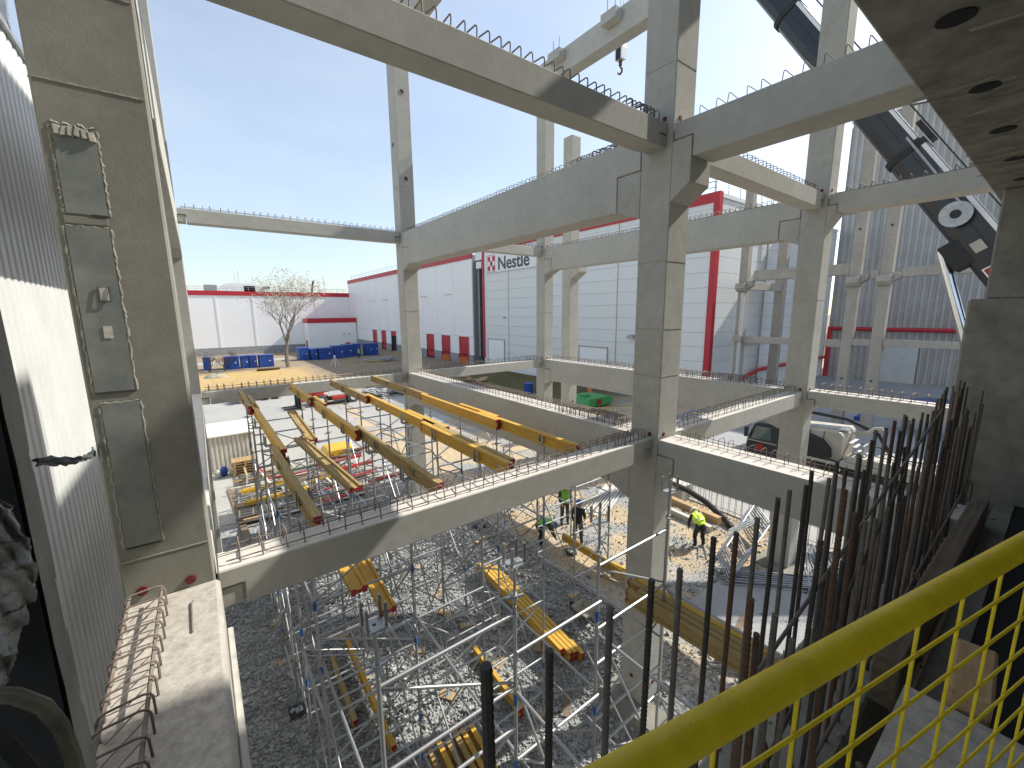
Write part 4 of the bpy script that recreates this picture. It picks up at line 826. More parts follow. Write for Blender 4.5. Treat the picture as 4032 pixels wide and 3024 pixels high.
pile('in the stack on the tower behind the rebar', 4, (5.78, .9), (5.66, 4.1), .125, 3.83, (0, .0, .0, .0))
pile('in the big pile at the bottom edge', 6, (3.2, 3.6), (3.45, 7.0), .19, -.5, (0, .1, .06, .1, .0, .05))
hbeam('long formwork beam whose far end a worker lifts', (10.45, 7.3, .06), (9.95, 10.3, .55)); hbeam('formwork beam lying behind the one being lifted', (10.75, 7.2, .06), (10.5, 9.0, .06))
hbeam('lone formwork beam on the gravel, left one below the foreground tower', (1.96, 8.8, -.72), (2.0, 11.1, -.72), m='wood_worn'); hbeam('lone formwork beam on the gravel, right one below the foreground tower', (2.42, 7.6, -.6), (2.48, 11.3, -.6)); hbeam('lone yellow formwork beam on gravel right of the near tower', (5.2, 6.7, -.72), (5.3, 9.0, -.72))
# ------------------------------------------------------------------ mobile crane
def wheel(T, x, y, z, r, w, m='tyre', rim='crane_gr', n=20):
    t = T.part('wheel', MB().tube((x-w/2, y, z), (x+w/2, y, z), r, n), m, True, bevel=.04)
    T.part('rim', MB().tube((x-w/2-.02, y, z), (x-w/2+.01, y, z), r*.52, n).tube((x-w/2-.05, y, z), (x-w/2, y, z), r*.18, 10), rim, True, parent=None); return t
ck = Thing('mobile_crane', 'black truck-mounted mobile crane with raised telescopic boom', 'crane', (26, 4, 0))
cab = ck.part('cab', MB().prism([(8.85, .75), (10.35, .75), (10.5, 1.2), (10.45, 1.6), (10.12, 2.5), (9.9, 2.62), (8.95, 2.62), (8.85, 2.5)], 'x', 24.6, 27.2), 'crane', bevel=.05)
ck.part('side_window', MB().prism([(9.2, 1.68), (10.22, 1.66), (10.02, 2.40), (9.22, 2.42)], 'x', 24.585, 24.598), 'glass', parent=cab)
ck.part('windscreen', MB().add([(24.75, 10.47, 1.66), (27.05, 10.47, 1.66), (27.05, 10.16, 2.48), (24.75, 10.16, 2.48)], [(3,2,1,0)]), 'glass', parent=cab)
ck.part('trim_line', MB().box(24.585, 24.6, 8.9, 10.45, 1.52, 1.57), 'cream', parent=cab); ck.part('door_seam', MB().box(24.59, 24.6, 9.05, 9.07, .8, 2.5), 'seam', parent=cab)
lg = [(0,0),(.06,.13),(.05,.25),(.17,.36),(.32,.38),(.46,.32),(.52,.18),(.56,.02),(.47,0),(.45,.1),(.38,.1),(.36,0),(.24,0),(.22,.1),(.14,.08),(.12,0)]
ck.part('emblem', MB().prism([(10.02-a, 1.05+b_) for a, b_ in lg], 'x', 24.57, 24.585), 'red', parent=cab)
ck.part('mirror', MB().box(24.3, 24.5, 10.35, 10.5, 1.75, 2.3).tube((24.4, 10.4, 2.3), (24.7, 10.3, 2.45), .02, 6), 'black')
ck.part('bumper', MB().box(24.6, 27.2, 10.2, 10.65, .35, .85), 'crane', bevel=.05); ck.part('headlight', MB().box(24.58, 24.9, 10.55, 10.67, .6, .8), 'white_trim')
ck.part('front_fender', MB().prism([(6.5, 1.45), (6.55, 1.9), (6.9, 2.3), (7.5, 2.5), (8.3, 2.5), (8.3, 1.4)], 'x', 24.65, 25.3), 'black', bevel=.03)
cb = ck.part('engine_cabinet', MB().prism([(6.15, 1.3), (8.4, 1.3), (8.4, 2.65), (6.3, 2.78), (6.15, 2.6)], 'x', 24.95, 27.1), 'cream', bevel=.04)
for y in (6.9, 7.5): ck.part('strap', MB().box(24.93, 24.95, y, y+.05, 1.3, 2.72), 'rebar', parent=cb)
for k in range(4): ck.part('pipe', MB().path([(25.1+.16*k, 8.2, 2.75), (25.1+.16*k, 7.2, 2.86), (25.15+.16*k, 6.4, 2.88), (25.6+.16*k, 6.1, 2.8)], .05, 6), 'galv_dull', True)
ck.part('exhaust', MB().path([(26.6, 6.1, 2.5), (26.6, 5.6, 2.6), (26.6, 5.3, 2.9), (26.6, 5.0, 2.95)], .1, 8), 'cream', True)
ck.part('chassis', MB().box(24.75, 27.05, -5, 8.6, .55, 1.15), 'black', bevel=.03)
ck.part('deck', MB().box(24.6, 27.2, -5, 6.1, 1.16, 1.42), 'cream', bevel=.03); ck.part('side_rail', MB().box(24.55, 24.6, -5, 8.4, 1.2, 1.36), 'cream')
ck.part('deck_box', MB().box(24.7, 25.6, 1.4, 5.9, 1.42, 1.75), 'cream', bevel=.04); ck.part('deck_box', MB().box(25.9, 27.1, 2.5, 5.0, 1.42, 1.7), 'crane_gr', bevel=.04)
st = ck.part('access_steps', MB().box(25.0, 26.2, 5.3, 5.36, 1.45, 2.3), 'galv_dull')
for k in range(5): ck.part('step', MB().box(25.0, 26.2, 5.05+.18*k, 5.2+.18*k, 1.6+.17*k, 1.66+.17*k), 'galv_dull', parent=st)
ck.part('boom_rest', MB().path([(26.8, 8.2, 3.2), (26.8, 6.5, 3.1), (26.8, 5.2, 2.6), (26.8, 4.6, 1.6)], .09, 6), 'black', True)
ck.part('deck_rail', MB().path([(25.4, 5.1, 1.5), (25.4, 5.0, 2.3), (25.4, 4.8, 2.3), (25.5, 4.2, 1.9), (25.6, 2.2, 1.9)], .035, 6), 'black', True)
for y in (9.4, 7.35, 3.6, 2.0, -1.2, -2.8): wheel(ck, 24.9, y, .55, .55, .4)
for y in (6.0, 4.8): ck.part('marker_plate', MB().box(24.57, 24.6, y, y+.18, .95, 1.08), 'white_trim')
ck.part('marker_lamp', MB().box(24.57, 24.6, 7.2, 7.4, 1.0, 1.1), 'orange')
tt = ck.part('turntable', MB().tube((26, -1.4, 1.4), (26, -1.4, 1.9), 1.2, 20), 'black'); ck.part('superstructure', MB().box(24.8, 27.2, -4.5, .2, 1.9, 3.9), 'crane', bevel=.08); ck.part('counterweight', MB().box(24.4, 27.6, -6.5, -4.4, 1.6, 3.4), 'crane', bevel=.06)
B0 = Vector((26, -2.6, 3.4)); BD = Vector((0, 1, 1.507)).normalized(); BN = Vector((0, -BD.z, BD.y)); BX = Vector((1, 0, 0))
def boomsec(a, b_, w, h, m='crane'):
    mb = MB(); pf = [(-w/2, h*.5), (w/2, h*.5), (w/2, -h*.18), (w*.36, -h*.42), (w*.15, -h*.5), (-w*.15, -h*.5), (-w*.36, -h*.42), (-w/2, -h*.18)]; n = len(pf)
    vs = [B0+BD*a+BX*u+BN*v for u, v in pf]+[B0+BD*b_+BX*u+BN*v for u, v in pf]
    return mb.add(vs, [tuple(reversed((i, (i+1)%n, n+(i+1)%n, n+i))) for i in range(n)]+[tuple(range(n)), tuple(range(2*n-1, n-1, -1))])
secs = [(0, 14.6, 1.05, 1.38), (14.6, 24.4, .93, 1.22), (24.4, 34, .82, 1.08), (34, 45, .72, .95)]
for i, (a, b_, w, h) in enumerate(secs):
    s_ = ck.part('boom_section', boomsec(a, b_, w, h), 'crane', bevel=.02)
    ck.part('boom_collar', boomsec(b_-.25, b_+.02, w+.1, h+.12), 'black', parent=None)
    for q in (-1, 1): ck.part('boom_rib_and_glint', MB().obox(B0+BD*((a+b_)/2)+BX*q*(w/2+.012)+BN*h*.43, BD*(b_-a-.3)/2, BN*h*.055, BX*.012), 'mach_white'); ck.part('boom_rib_and_glint', MB().obox(B0+BD*((a+b_)/2)+BX*q*(w/2+.012)+BN*h*.1, BD*(b_-a-.8)/2, BN*.012, BX*.01), 'black')  # white strips paint the bright band along the upper edge; black ones are ribs
ck.part('boom_rest_bracket', MB().obox(B0+BD*14.9+BN*.9, BD*.5, BX*.3, BN*.1), 'black'); ck.part('hose_line', MB().path([B0+BD*s+BN*1.05+BX*-.2 for s in (6, 12, 18, 26, 38)], .03, 5), 'black', True)
rd = ck.part('hose_reel', MB().tube(B0+BD*11.0-BX*.53, B0+BD*11.0-BX*.85, .42, 20).tube(B0+BD*11.0-BX*.85, B0+BD*11.0-BX*.9, .5, 20), 'galv', True); ck.part('reel_hub', MB().tube(B0+BD*11.0-BX*.9, B0+BD*11.0-BX*.95, .17, 12), 'black', parent=rd)
ck.part('reel_line', MB().tube(B0+BD*11.2-BX*.8+BN*.3, B0+BD*15-BX*.6+BN*.35, .045, 6), 'galv'); ck.part('inspection_plate', MB().obox(B0+BD*9.5-BX*.535-BN*.1, BD*.22, BN*.18, BX*.012), 'cream'); ck.part('inspection_plate', MB().obox(B0+BD*12.1-BX*.535+BN*.15, BD*.16, BN*.13, BX*.012), 'cream')
sg = ck.part('sign_plate', MB().obox(B0+BD*7.4-BX*.54-BN*.05, BD*1.15, BN*.36, BX*.015), 'red'); ck.part('sign_border', MB().obox(B0+BD*7.4-BX*.532-BN*.05, BD*1.2, BN*.41, BX*.012), 'white_trim', parent=sg)
fc = bpy.data.curves.new('crane_text', 'FONT'); fc.body = 'MA'; fc.size = .75; fc.extrude = .006; fc.offset = .02; fo = bpy.data.objects.new('tmp', fc); COL.objects.link(fo); bpy.context.view_layer.update()
me = bpy.data.meshes.new_from_object(fo.evaluated_get(bpy.context.evaluated_depsgraph_get())); bpy.data.objects.remove(fo); me.materials.clear(); me.materials.append(MT['white_trim'])
tm = Matrix((-BD, BN, -BX)).transposed().to_4x4(); tm.translation = B0+BD*8.4-BX*.556-BN*.3; me.transform(tm); ck.part('lettering', me, None)
ck.part('lift_cylinder', MB().tube((26, 1.2, 2.0), (26, 2.35, 6.3), .3, 14), 'crane', True); ck.part('lift_rod', MB().tube((26, 2.3, 6.2), (26, 3.85, 11.2), .2, 16), 'chrome', True)
for i_, (a, b_, w, h) in enumerate(secs): ck.part('boom_top_glint', MB().obox(B0+BD*((a+b_)/2)+BN*(h/2+.012), BD*((b_-a)/2-.15), BX*(w*.42), BN*.01), 'mach_white')  # white strip colours in the sunlit band along the boom top
ck.part('rod_bracket', MB().obox(B0+BD*9.6-BN*.75, BD*.6, BN*.35, BX*.45), 'black', bevel=.05)
rope = MB().tube((25.85, 21.65, 27.3), (25.85, 21.65, 40.5), .022, 5).tube((26.15, 21.65, 27.3), (26.15, 21.65, 40.5), .022, 5); ck.part('hoist_rope', rope, 'galv_dull')
hk = Thing('hook_block', 'small crane hook block hanging from ropes in the sky', 'crane hook', (26, 21.65, 25.5))
hk.part('sheave_case', MB().prism([(-.28, 26.3), (.28, 26.3), (.34, 27.0), (.2, 27.35), (-.2, 27.35), (-.34, 27.0)], 'x', 25.75, 26.25), 'white_trim').location = (0, 21.65, 0)
hk.part('cheek_plate', MB().box(25.7, 25.75, 21.45, 21.85, 26.25, 27.2), 'black'); hk.part('swivel', MB().tube((26, 21.65, 25.95), (26, 21.65, 26.3), .12, 10), 'rebar_rust', True)
hk.part('hook', MB().path([(26, 21.65, 26.0), (26, 21.65, 25.85), (26, 21.5, 25.7), (26, 21.5, 25.5), (26, 21.65, 25.4), (26, 21.82, 25.48), (26, 21.86, 25.62)], [.06,.06,.07,.075,.07,.05,.03], 8), 'rebar_rust', True)
# ------------------------------------------------------------------ telehandler and other plant
th = Thing('telehandler', 'red and white telehandler parked on the pale yard behind the frame', 'telehandler', (10, 43, 0))
th.part('chassis', MB().box(8.4, 12.6, 43.1, 44.6, .4, .85), 'black', bevel=.08); th.part('engine_hood', MB().prism([(9.5, .85), (11.3, .85), (11.35, 1.45), (11.0, 1.75), (10.2, 1.8), (9.7, 1.4)], 'y', 42.85, 43.8), 'mach_white', bevel=.12)
th.part('cab', MB().box(9.3, 10.5, 43.9, 44.8, .85, 2.3), 'black', bevel=.08); th.part('cab_window', MB().box(9.4, 10.4, 43.87, 43.895, 1.5, 2.2), 'glass')
th.part('boom', MB().obox((8.6, 43.6, 1.25), (1.3, 0, -.16), (0, .16, 0), (.02, 0, .2)), 'mach_red', bevel=.04); th.part('boom_head', MB().box(7.0, 7.7, 43.3, 43.9, .5, 1.2), 'mach_red', bevel=.05); th.part('side_tank', MB().box(9.9, 11.2, 42.75, 43.1, .5, .85), 'mach_red', bevel=.05); th.part('lamp', MB().box(9.2, 9.6, 42.8, 42.95, 1.0, 1.3), 'mach_white')
for x, y in ((8.9, 42.9), (11.9, 42.9), (8.9, 44.7), (11.9, 44.7)):
    w_ = th.part('wheel', MB().tube((x, y-.2, .55), (x, y+.2, .55), .55, 22), 'tyre', True, bevel=.05); th.part('rim', MB().tube((x, y-.23, .55), (x, y-.19, .55), .26, 14), 'mach_white', True, parent=None)
th.part('fender', MB().path([(8.25, 42.85, .95), (8.6, 42.85, 1.18), (9.1, 42.85, 1.2), (9.5, 42.85, 1.0)], .09, 5), 'mach_red', True)
ca = MB().box(6.9, 7.0, 42.4, 44.6, .1, 1.1)
for y in (42.4, 42.9, 43.4, 43.9, 44.4): ca.box(6.85, 7.05, y, y+.06, .05, 1.5)
th.part('carriage', ca, 'black'); th.part('fork', MB().box(5.7, 6.9, 42.8, 42.95, .1, .17), 'black'); th.part('fork', MB().box(5.7, 6.9, 43.9, 44.05, .1, .17), 'black')
gm = Thing('green_machine', 'green flat machine on the soil beyond the second bay', 'machine', (29.4, 26.5, 0))
gm.part('body', MB().prism([(27.6, .1), (31.0, .1), (31.3, .75), (30.6, .95), (28.0, .95)], 'y', 25.6, 28.2), 'mach_green', bevel=.08); gm.part('top_tank', MB().tube((28.6, 26.9, .95), (28.6, 26.9, 1.2), .5, 14), 'mach_green', True); gm.part('hazard_plate', MB().box(28.9, 29.5, 25.55, 25.59, .3, .8), 'red')
single('orange_pipe', MB().path([(30.6, 27.9, .6), (31.0, 28.5, 1.2), (31.6, 29.2, 1.75), (33.2, 30.6, 1.9)], .22, 8), 'orange', 'orange corrugated pipe bent over the grass bank', 'pipe', smooth=True)
bb = Thing('blue_skip', 'round blue tub by the base of the column before the sign', 'tub', (27.9, 34.4, 0)); bb.part('tub', MB().tube((27.9, 34.4, .1), (27.9, 34.4, 1.25), .45, 18, .55), 'blue_box', True); bb.part('rim', MB().tube((27.9, 34.4, 1.25), (27.9, 34.4, 1.33), .58, 18), 'blue_box')
ym = Thing('yellow_machine', 'yellow machine housing behind the scaffold beside the concrete yard', 'machine', (6.3, 26.9, 0)); ym.part('housing', MB().prism([(5.4, .2), (7.2, .2), (7.15, .6), (6.9, .76), (5.6, .76), (5.35, .55)], 'y', 25.8, 27.3), 'mach_yel', bevel=.08); ym.part('label_plate', MB().box(6.6, 7.0, 25.76, 25.79, .48, .6), 'black'); ym.part('wheel', MB().tube((7.1, 25.7, .3), (7.1, 25.85, .3), .28, 14), 'tyre')
# ------------------------------------------------------------------ containers
def bluebox(label, x0, x1, y0, d_, h, white=True):
    T = Thing('blue_container', label, 'container', ((x0+x1)/2, y0+d_/2, 0), 'blue containers by the far hall'); z0 = gzf((x0+x1)/2, y0)
    T.part('box', MB().box(x0, x1, y0, y0+d_, z0, z0+h), 'blue_box', bevel=.04); T.part('roof', MB().box(x0-.04, x1+.04, y0-.04, y0+d_+.04, z0+h, z0+h+.06), 'blue_box')
    n = max(1, int((x1-x0)/1.1))
    for k in range(1, n): T.part('door_seam', MB().box(x0+(x1-x0)*k/n-.03, x0+(x1-x0)*k/n+.03, y0-.03, y0-.002, z0+.1, z0+h-.1), 'seam')
    if white: T.part('notice', MB().box(x1-.62*(x1-x0)/2, x1-.62*(x1-x0)/2+.2, y0-.02, y0-.005, z0+h*.5, z0+h*.5+.18), 'white_trim')
for i, (a, b_, y, d_, h) in enumerate(((15.3, 17.1, 89, 3, 2.35), (17.3, 18.55, 88.6, 2.6, 2.1), (18.7, 21.3, 88, 2.8, 2.15), (21.5, 23.7, 88.6, 3, 2.4), (23.9, 25.6, 89.6, 3, 2.5), (25.75, 27.6, 90.8, 3, 2.5), (28.5, 29.8, 90, 2.6, 2.5), (29.85, 31.1, 90, 2.6, 2.5))):
    bluebox(('leftmost blue container right of the tree', 'narrow second blue container right of the tree', 'third blue container right of the tree', 'fourth blue container right of the tree', 'fifth blue container right of the tree', 'blue container just behind the far worker', 'left one of the two blue containers right of the far worker', 'right one of the two blue containers right of the far worker')[i], a, b_, y, d_, h)
for i, (a, b_, y) in enumerate(((.2, 1.25, 83.5), (3.0, 5.05, 82.2), (5.3, 6.38, 82.4), (6.5, 7.6, 82.4), (7.9, 10.05, 82))):
    bluebox(('blue container half hidden by shrubs at the far left', 'wide blue container second from the left before the far hall', 'blue container third from the left before the far hall', 'blue container fourth from the left before the far hall', 'blue container just left of the tree')[i], a, b_, y, 2.5, 2.0, i != 0)
wc = Thing('white_container', 'cream corrugated site container with bright flat roof at the left', 'container', (1, 29.5, 0))
pr = []
for i in range(22):
    x = -2.6+i*.21; pr += [(x, 27.9), (x+.08, 27.9), (x+.11, 27.96), (x+.18, 27.96)]
wc.part('corrugated_side', MB().add([(p[0], p[1], .1) for p in pr]+[(p[0], p[1], 2.1) for p in pr], [(i, i+1, len(pr)+i+1, len(pr)+i) for i in range(len(pr)-1)]), 'cont'); wc.part('box', MB().box(-2.6, 2.0, 27.98, 31.2, .1, 2.1), 'cont'); wc.part('roof', MB().box(-2.65, 2.08, 27.8, 31.3, 2.1, 2.2), 'cont_roof', bevel=.02); wc.part('base_frame', MB().box(-2.6, 2.02, 27.86, 31.2, 0, .12), 'plinth')
# ------------------------------------------------------------------ stacked materials behind the bay
def pallet(label, x, y, z, rot=0):
    T = link('pallet', None, loc=(x, y, z)); T.rotation_euler = (0, 0, rot); tag(T, label, 'pallet', 'pallets beside the container')
    for k in range(7): link('slat', PSL, T, (0, -.36+.12*k, .12))
    for k in (-.5, 0, .5): link('bearer', PBR, T, (k, 0, .02))
PSL = MB().box(-.6, .6, -.045, .045, 0, .022).mesh('slat', 'wood'); PBR = MB().box(-.05, .05, -.4, .4, 0, .1).mesh('bearer', 'wood')
for i in range(6): pallet(['bottom', 'second', 'third', 'fourth', 'fifth', 'top'][i]+' pallet in the stack by the cream container', 1.35+random.uniform(-.04,.04), 26.9, .02+.145*i, random.uniform(-.04,.04))
def panel_frame(label, x, y, z, w, l, rot, tilt=0, m='galv_dull', nx=3, ny=5):
    T = link('formwork_tray', None, loc=(x, y, z)); T.rotation_euler = (tilt, 0, rot); tag(T, label, 'formwork frame', 'formwork frames stacked behind the bay')
    for i in range(nx+1): link('rib', MB().box(-w/2+w*i/nx-.03, -w/2+w*i/nx+.03, -l/2, l/2, 0, .1).mesh('rib', m), T)
    for j in range(ny+1): link('rib', MB().box(-w/2, w/2, -l/2+l*j/ny-.025, -l/2+l*j/ny+.025, .01, .09).mesh('rib', m), T)
    link('face_sheet', MB().box(-w/2, w/2, -l/2, l/2, -.02, 0).mesh('face_sheet', 'wood_old'), T)
CL = []; words = ['leftmost', 'second', 'third', 'fourth', 'fifth', 'sixth', 'seventh', 'eighth', 'ninth', 'tenth', 'eleventh', 'twelfth']
for r_, (yy, xs_) in enumerate(((25.6, (1.6, 3.4, 5.2)), (23.9, (1.7, 3.5, 5.4)), (22.2, (1.5, 3.3, 5.3)), (20.6, (1.4, 3.2, 5.1)))):
    for c_, xx in enumerate(xs_):
        panel_frame('%s formwork panel in the %s stack row counted from the container' % (words[c_], ['first', 'second', 'third', 'last'][r_]), xx+random.uniform(-.1,.1), yy+random.uniform(-.1,.1), gzf(xx, yy)+.12+.1*(c_ == 1), 1.55, 1.3, random.uniform(-.08,.08), m=('cont' if (r_+c_) % 2 else 'galv_dull'))
        for q in range(2): single('timber_batten', MB().obox((xx, yy-.62+.2*q, gzf(xx, yy)+.3), (.95, random.uniform(-.04,.04), 0), (0, .04, 0), (0, 0, .03)), random.choice(('wood', 'wood_old')), '%s batten on the %s panel of the %s stack row' % (('upper', 'lower')[q], words[c_], ['first', 'second', 'third', 'last'][r_]), 'batten')
for i, (x, y, l, m_) in enumerate(((2.0, 23.1, 2.2, 'mach_yel'), (2.2, 21.5, 2.6, 'mach_yel'), (4.6, 22.5, 1.5, 'mach_yel'), (5.8, 24.7, 2.6, 'mach_red'), (6.1, 23.2, 2.4, 'mach_red'), (5.9, 21.6, 2.2, 'mach_red'), (6.8, 26.0, 2.2, 'mach_red'), (7.0, 20.4, 1.8, 'mach_red'), (4.4, 19.6, 1.6, 'mach_red'))):
    T = Thing('steel_waler', '%s %s steel waler lying across the formwork stacks' % (words[i], 'yellow' if m_ == 'mach_yel' else 'red'), 'waler', (x, y, .3), 'painted walers behind the bay')
    for q in (-.09, .09): T.part('channel', MB().obox((x, y+q, gzf(x, y)+.42), (l/2, l*.04, 0), (0, .03, 0), (0, 0, .07)), m_)
    for e in (-.45, 0, .45): T.part('spacer', MB().box(x+l*e-.04, x+l*e+.04, y-.1, y+.1, gzf(x, y)+.36, gzf(x, y)+.47), m_)
for i in range(46):
    x, y = random.uniform(.9, 7.2), random.uniform(19.4, 26.4); a = random.choice((0, 0, 1.57, 1.5))+random.uniform(-.12,.12); l = random.uniform(.5, 1.3); z = gzf(x, y)+random.uniform(.24, .55)
    CL.append(MB().obox((x, y, z), (l*math.cos(a), l*math.sin(a), random.uniform(-.03,.03)), (-.045*math.sin(a), .045*math.cos(a), 0), (0, 0, .03)))
for i, c_ in enumerate(CL): single('loose_batten', c_, ('cont', 'galv', 'wood', 'galv_dull', 'wood_old', 'cont', 'mach_red')[i % 7], '%s loose in the jumble on top of the formwork stacks' % ('cream steel rib', 'silver tube', 'raw timber batten', 'dull grey rib', 'weathered timber batten', 'cream steel rib', 'red steel rib')[i % 7], 'batten', 'loose pieces on the formwork stacks')
single('timber_plank', MB().obox((.6, 21.6, .05), (-.14, 3.2, 0), (.12, 0, 0), (0, 0, .03)), 'wood_old', 'long brown plank on the ground beside the huge near column', 'plank')
for i, (x, y, s) in enumerate(((.35, 27.2, .35), (.75, 27.1, .4), (.05, 27.0, .3))): single('sack', MB().ball((x, y, s*.8), s*.55, s*.5, s*.9, 9, 6), ('blue_box', 'film', 'film')[i], ('blue sack by the container', 'larger pale sack between container and pallets', 'small pale sack left of the blue sack')[i], 'sack', smooth=True)
def slab_heap(name, label, cat, x0, x1, y0, y1, n, m):
    for i in range(n):
        x, y = random.uniform(x0, x1), random.uniform(y0, y1); a = random.uniform(0, 3); single(name, MB().obox((x, y, .08+random.random()*.6), (.7*math.cos(a), .7*math.sin(a), 0), (-.25*math.sin(a), .25*math.cos(a), .05), (0, .02, .05)), m, label, cat, label)
slab_heap('grey_slab', 'grey slab in the dark heap on the far edge of the yard', 'slab', 14, 17.5, 43, 46, 30, 'plinth'); slab_heap('brown_board', 'brown board lying on the yard left of the telehandler', 'board', 2.5, 6.5, 49.5, 51, 14, 'wood_old'); slab_heap('pale_board', 'pale board in the heap before the grass bank', 'board', 26.5, 29, 43, 47, 16, 'wood'); slab_heap('grey_slab', 'grey slab lying on the soil right of the tripod', 'slab', 23, 30, 76, 80, 20, 'plinth')
single('steel_pipe', MB().tube((6.9, 76.8, .22), (10.1, 76.5, .22), .22, 10), 'rebar_rust', 'red-brown pipe on the soil in front of the tree', 'pipe', smooth=True)
sp_m = MB().ball((1.5, 73, -.2), 1.5, 1.1, .75, 18, 9)
sp_m.v = [(x+random.uniform(-.1,.1), y+random.uniform(-.1,.1), z+random.uniform(-.07,.07)) for x, y, z in sp_m.v]
single('sand_pile', sp_m, 'mortar', 'small pale sand pile at the far left', 'sand pile')
tp = Thing('survey_tripod', 'pale survey tripod standing on the soil right of the tree', 'tripod', (18.2, 74.6, 0)); 
for a in (0, 2.1, 4.2): tp.part('leg', MB().tube((18.2, 74.6, 1.75), (18.2+.95*math.cos(a+.3), 74.6+.95*math.sin(a+.3), 0), .04, 5), 'white_trim')
tp.part('head', MB().box(18.05, 18.35, 74.45, 74.75, 1.75, 1.9), 'white_trim')
# barriers
def barrier(label, x0, y0, x1, y1, z=1.0, m='barrier'):
    T = Thing('barrier', label, 'barrier', (x0, y0, 0), 'yellow site barriers'); g0 = gzf(x0, y0)
    for t in np.linspace(0, 1, 4): T.part('post', MB().tube((x0+(x1-x0)*t, y0+(y1-y0)*t, g0), (x0+(x1-x0)*t, y0+(y1-y0)*t, g0+z), .03, 5), m)
    for h in (z, z*.55): T.part('rail', MB().tube((x0, y0, g0+h), (x1, y1, g0+h), .03, 5), m)
barrier('yellow site barrier beyond the second bay by the green machine', 24.6, 23.6, 28, 20.9); barrier('yellow barrier on the soil at the far left', 1, 66, 9, 68); barrier('yellow barrier on the brown soil near the far worker', 20, 72, 25, 70); barrier('yellow barrier before the dock doors', 33, 86, 34, 78); barrier('yellow barrier right of the truck column, far away', 30, 17, 33, 13)
# ------------------------------------------------------------------ right bay details
A_, B_, C_, D_ = Vector((13.9, 6.55, .5)), Vector((17.3, 7.1, .9)), Vector((16.4, 6.15, .7)), Vector((13.0, 5.75, .35))
for k in range(6):
    fs_ = Thing('scaffold_ladder_frame', '%s galvanised frame in the leaning stack right of the bending worker' % ['bottom', 'second', 'third', 'fourth', 'fifth', 'top'][k], 'scaffold frame', (15.2, 6.6, 0), 'scaffold frames stacked right of the worker')
    o_ = Vector((.02*k, -.05*k, .085*k-.25))
    for a, c in ((A_, B_), (D_, C_), (A_, D_), (B_, C_), (A_.lerp(B_, .3), D_.lerp(C_, .3)), (A_.lerp(B_, .72), D_.lerp(C_, .72))): fs_.part('frame_tube', MB().tube(a+o_, c+o_, .026, 7), 'galv', True)
    if k < 4: fs_.part('diagonal', MB().tube(A_+Vector((.4+.1*k, 0, .3+.06*k)), C_+Vector((-.3, .1*k, .3)), .02, 6), 'galv', True)
    if k == 5: fs_.part('tape', MB().tube(A_.lerp(B_, .45)+o_, A_.lerp(B_, .52)+o_, .034, 8), 'blue_tape')
def tubes(name, label, c0, c1, n, sp, r=.024, m='galv', z=.05, layers=2, jit=.08):
    c0, c1 = Vector((*c0, 0)), Vector((*c1, 0)); dr = (c1-c0).normalized(); sd = Vector((dr.y, -dr.x, 0))
    for i in range(n):
        l = i % layers; off = sd*sp*(i//layers-(n/layers)/2); j = dr*random.uniform(-.3,.3); w = sd*random.uniform(-jit, jit); single('scaffold_tube', MB().tube(c0+off+j+w+Vector((0,0,z+gzf(c0.x,c0.y)+l*r*2)), c1+off+j-w+Vector((0,0,z+gzf(c1.x,c1.y)+l*r*2)), r, 6), m, label, 'tube', label, smooth=True)
tubes('tube_pile', 'pale scaffold tube in the fan behind the centre column', (13.2, 11.6), (16.2, 12.9), 18, .12, m='corr_white'); tubes('tube_pile', 'grey scaffold tube in the flat pile beside the concrete path', (13.1, 5.9), (15.3, 3.6), 22, .1, layers=3); tubes('tube_pile', 'scaffold tube in the jumble behind the row of rebar', (14.5, 3.2), (17.6, 4.8), 24, .14, layers=3, jit=.4)
tubes('tube_pile', 'scaffold tube in the bundle right of the centre column foot', (9.4, 4.3), (10.6, 2.9), 16, .08, layers=4, z=.02); tubes('tube_pile', 'dark tube in the row on gravel beyond the deep lower beam', (10.2, 14.6), (11.2, 15.6), 14, .1, m='galv_dull', layers=1); tubes('tube_pile', 'short tube scattered around the bending worker in yellow', (13.6, 7.0), (14.4, 7.6), 8, .25, layers=1, jit=.3)
rc = Thing('starter_bar_row', 'thin rusty starter bars standing in a row behind the worker', 'rebar row', (17.7, 8, 0))
for i in range(52):
    y = 10.3-.135*i; x = 17.75 if i % 2 else 17.3; rc.part('bar', MB().tube((x, y, -.05), (x+random.uniform(-.05,.05), y+random.uniform(-.05,.05), 1.35+random.uniform(-.1,.1)), .009, 5), 'rebar_rust')
for z in (.12, .3): rc.part('tie_bar', MB().tube((17.5, 10.4, z), (17.5, 3.2, z), .01, 5), 'rebar_rust')
r2c = Thing('starter_bar_row', 'second row of thin starter bars right of the tube stack', 'rebar row', (18.6, 4, 0))
for i in range(26): r2c.part('bar', MB().tube((18.4, 4.6-.16*i, -.05), (18.4+random.uniform(-.05,.05), 4.6-.16*i, 1.25), .009, 5), 'rebar_rust')
single('concrete_block', MB().box(17.1, 18.1, 9.9, 10.9, 0, .75), 'conc', 'pale concrete block behind the worker, left of the starter bars', 'concrete block', bevel=.02)
single('timber_beam', MB().obox((16.3, 9.0, .35), (.1, 1.35, 0), (.13, -.01, 0), (0, 0, .16)), 'wood', 'stacked raw timber baulk lying behind the worker', 'timber'); single('kerb_beam', MB().obox((15.8, 9.1, .12), (.1, 1.4, 0), (.13, -.01, 0), (0, 0, .14)), 'conc', 'low concrete kerb piece beside the timber baulk', 'kerb')
single('black_pipe', MB().path([(17.4, 11.2, .7), (17.1, 9.6, .75), (16.9, 8.6, .6), (16.8, 7.7, .2), (16.5, 7.3, .08)], .13, 9), 'black', 'black drainage pipe arching over the timber behind the worker', 'pipe', smooth=True)
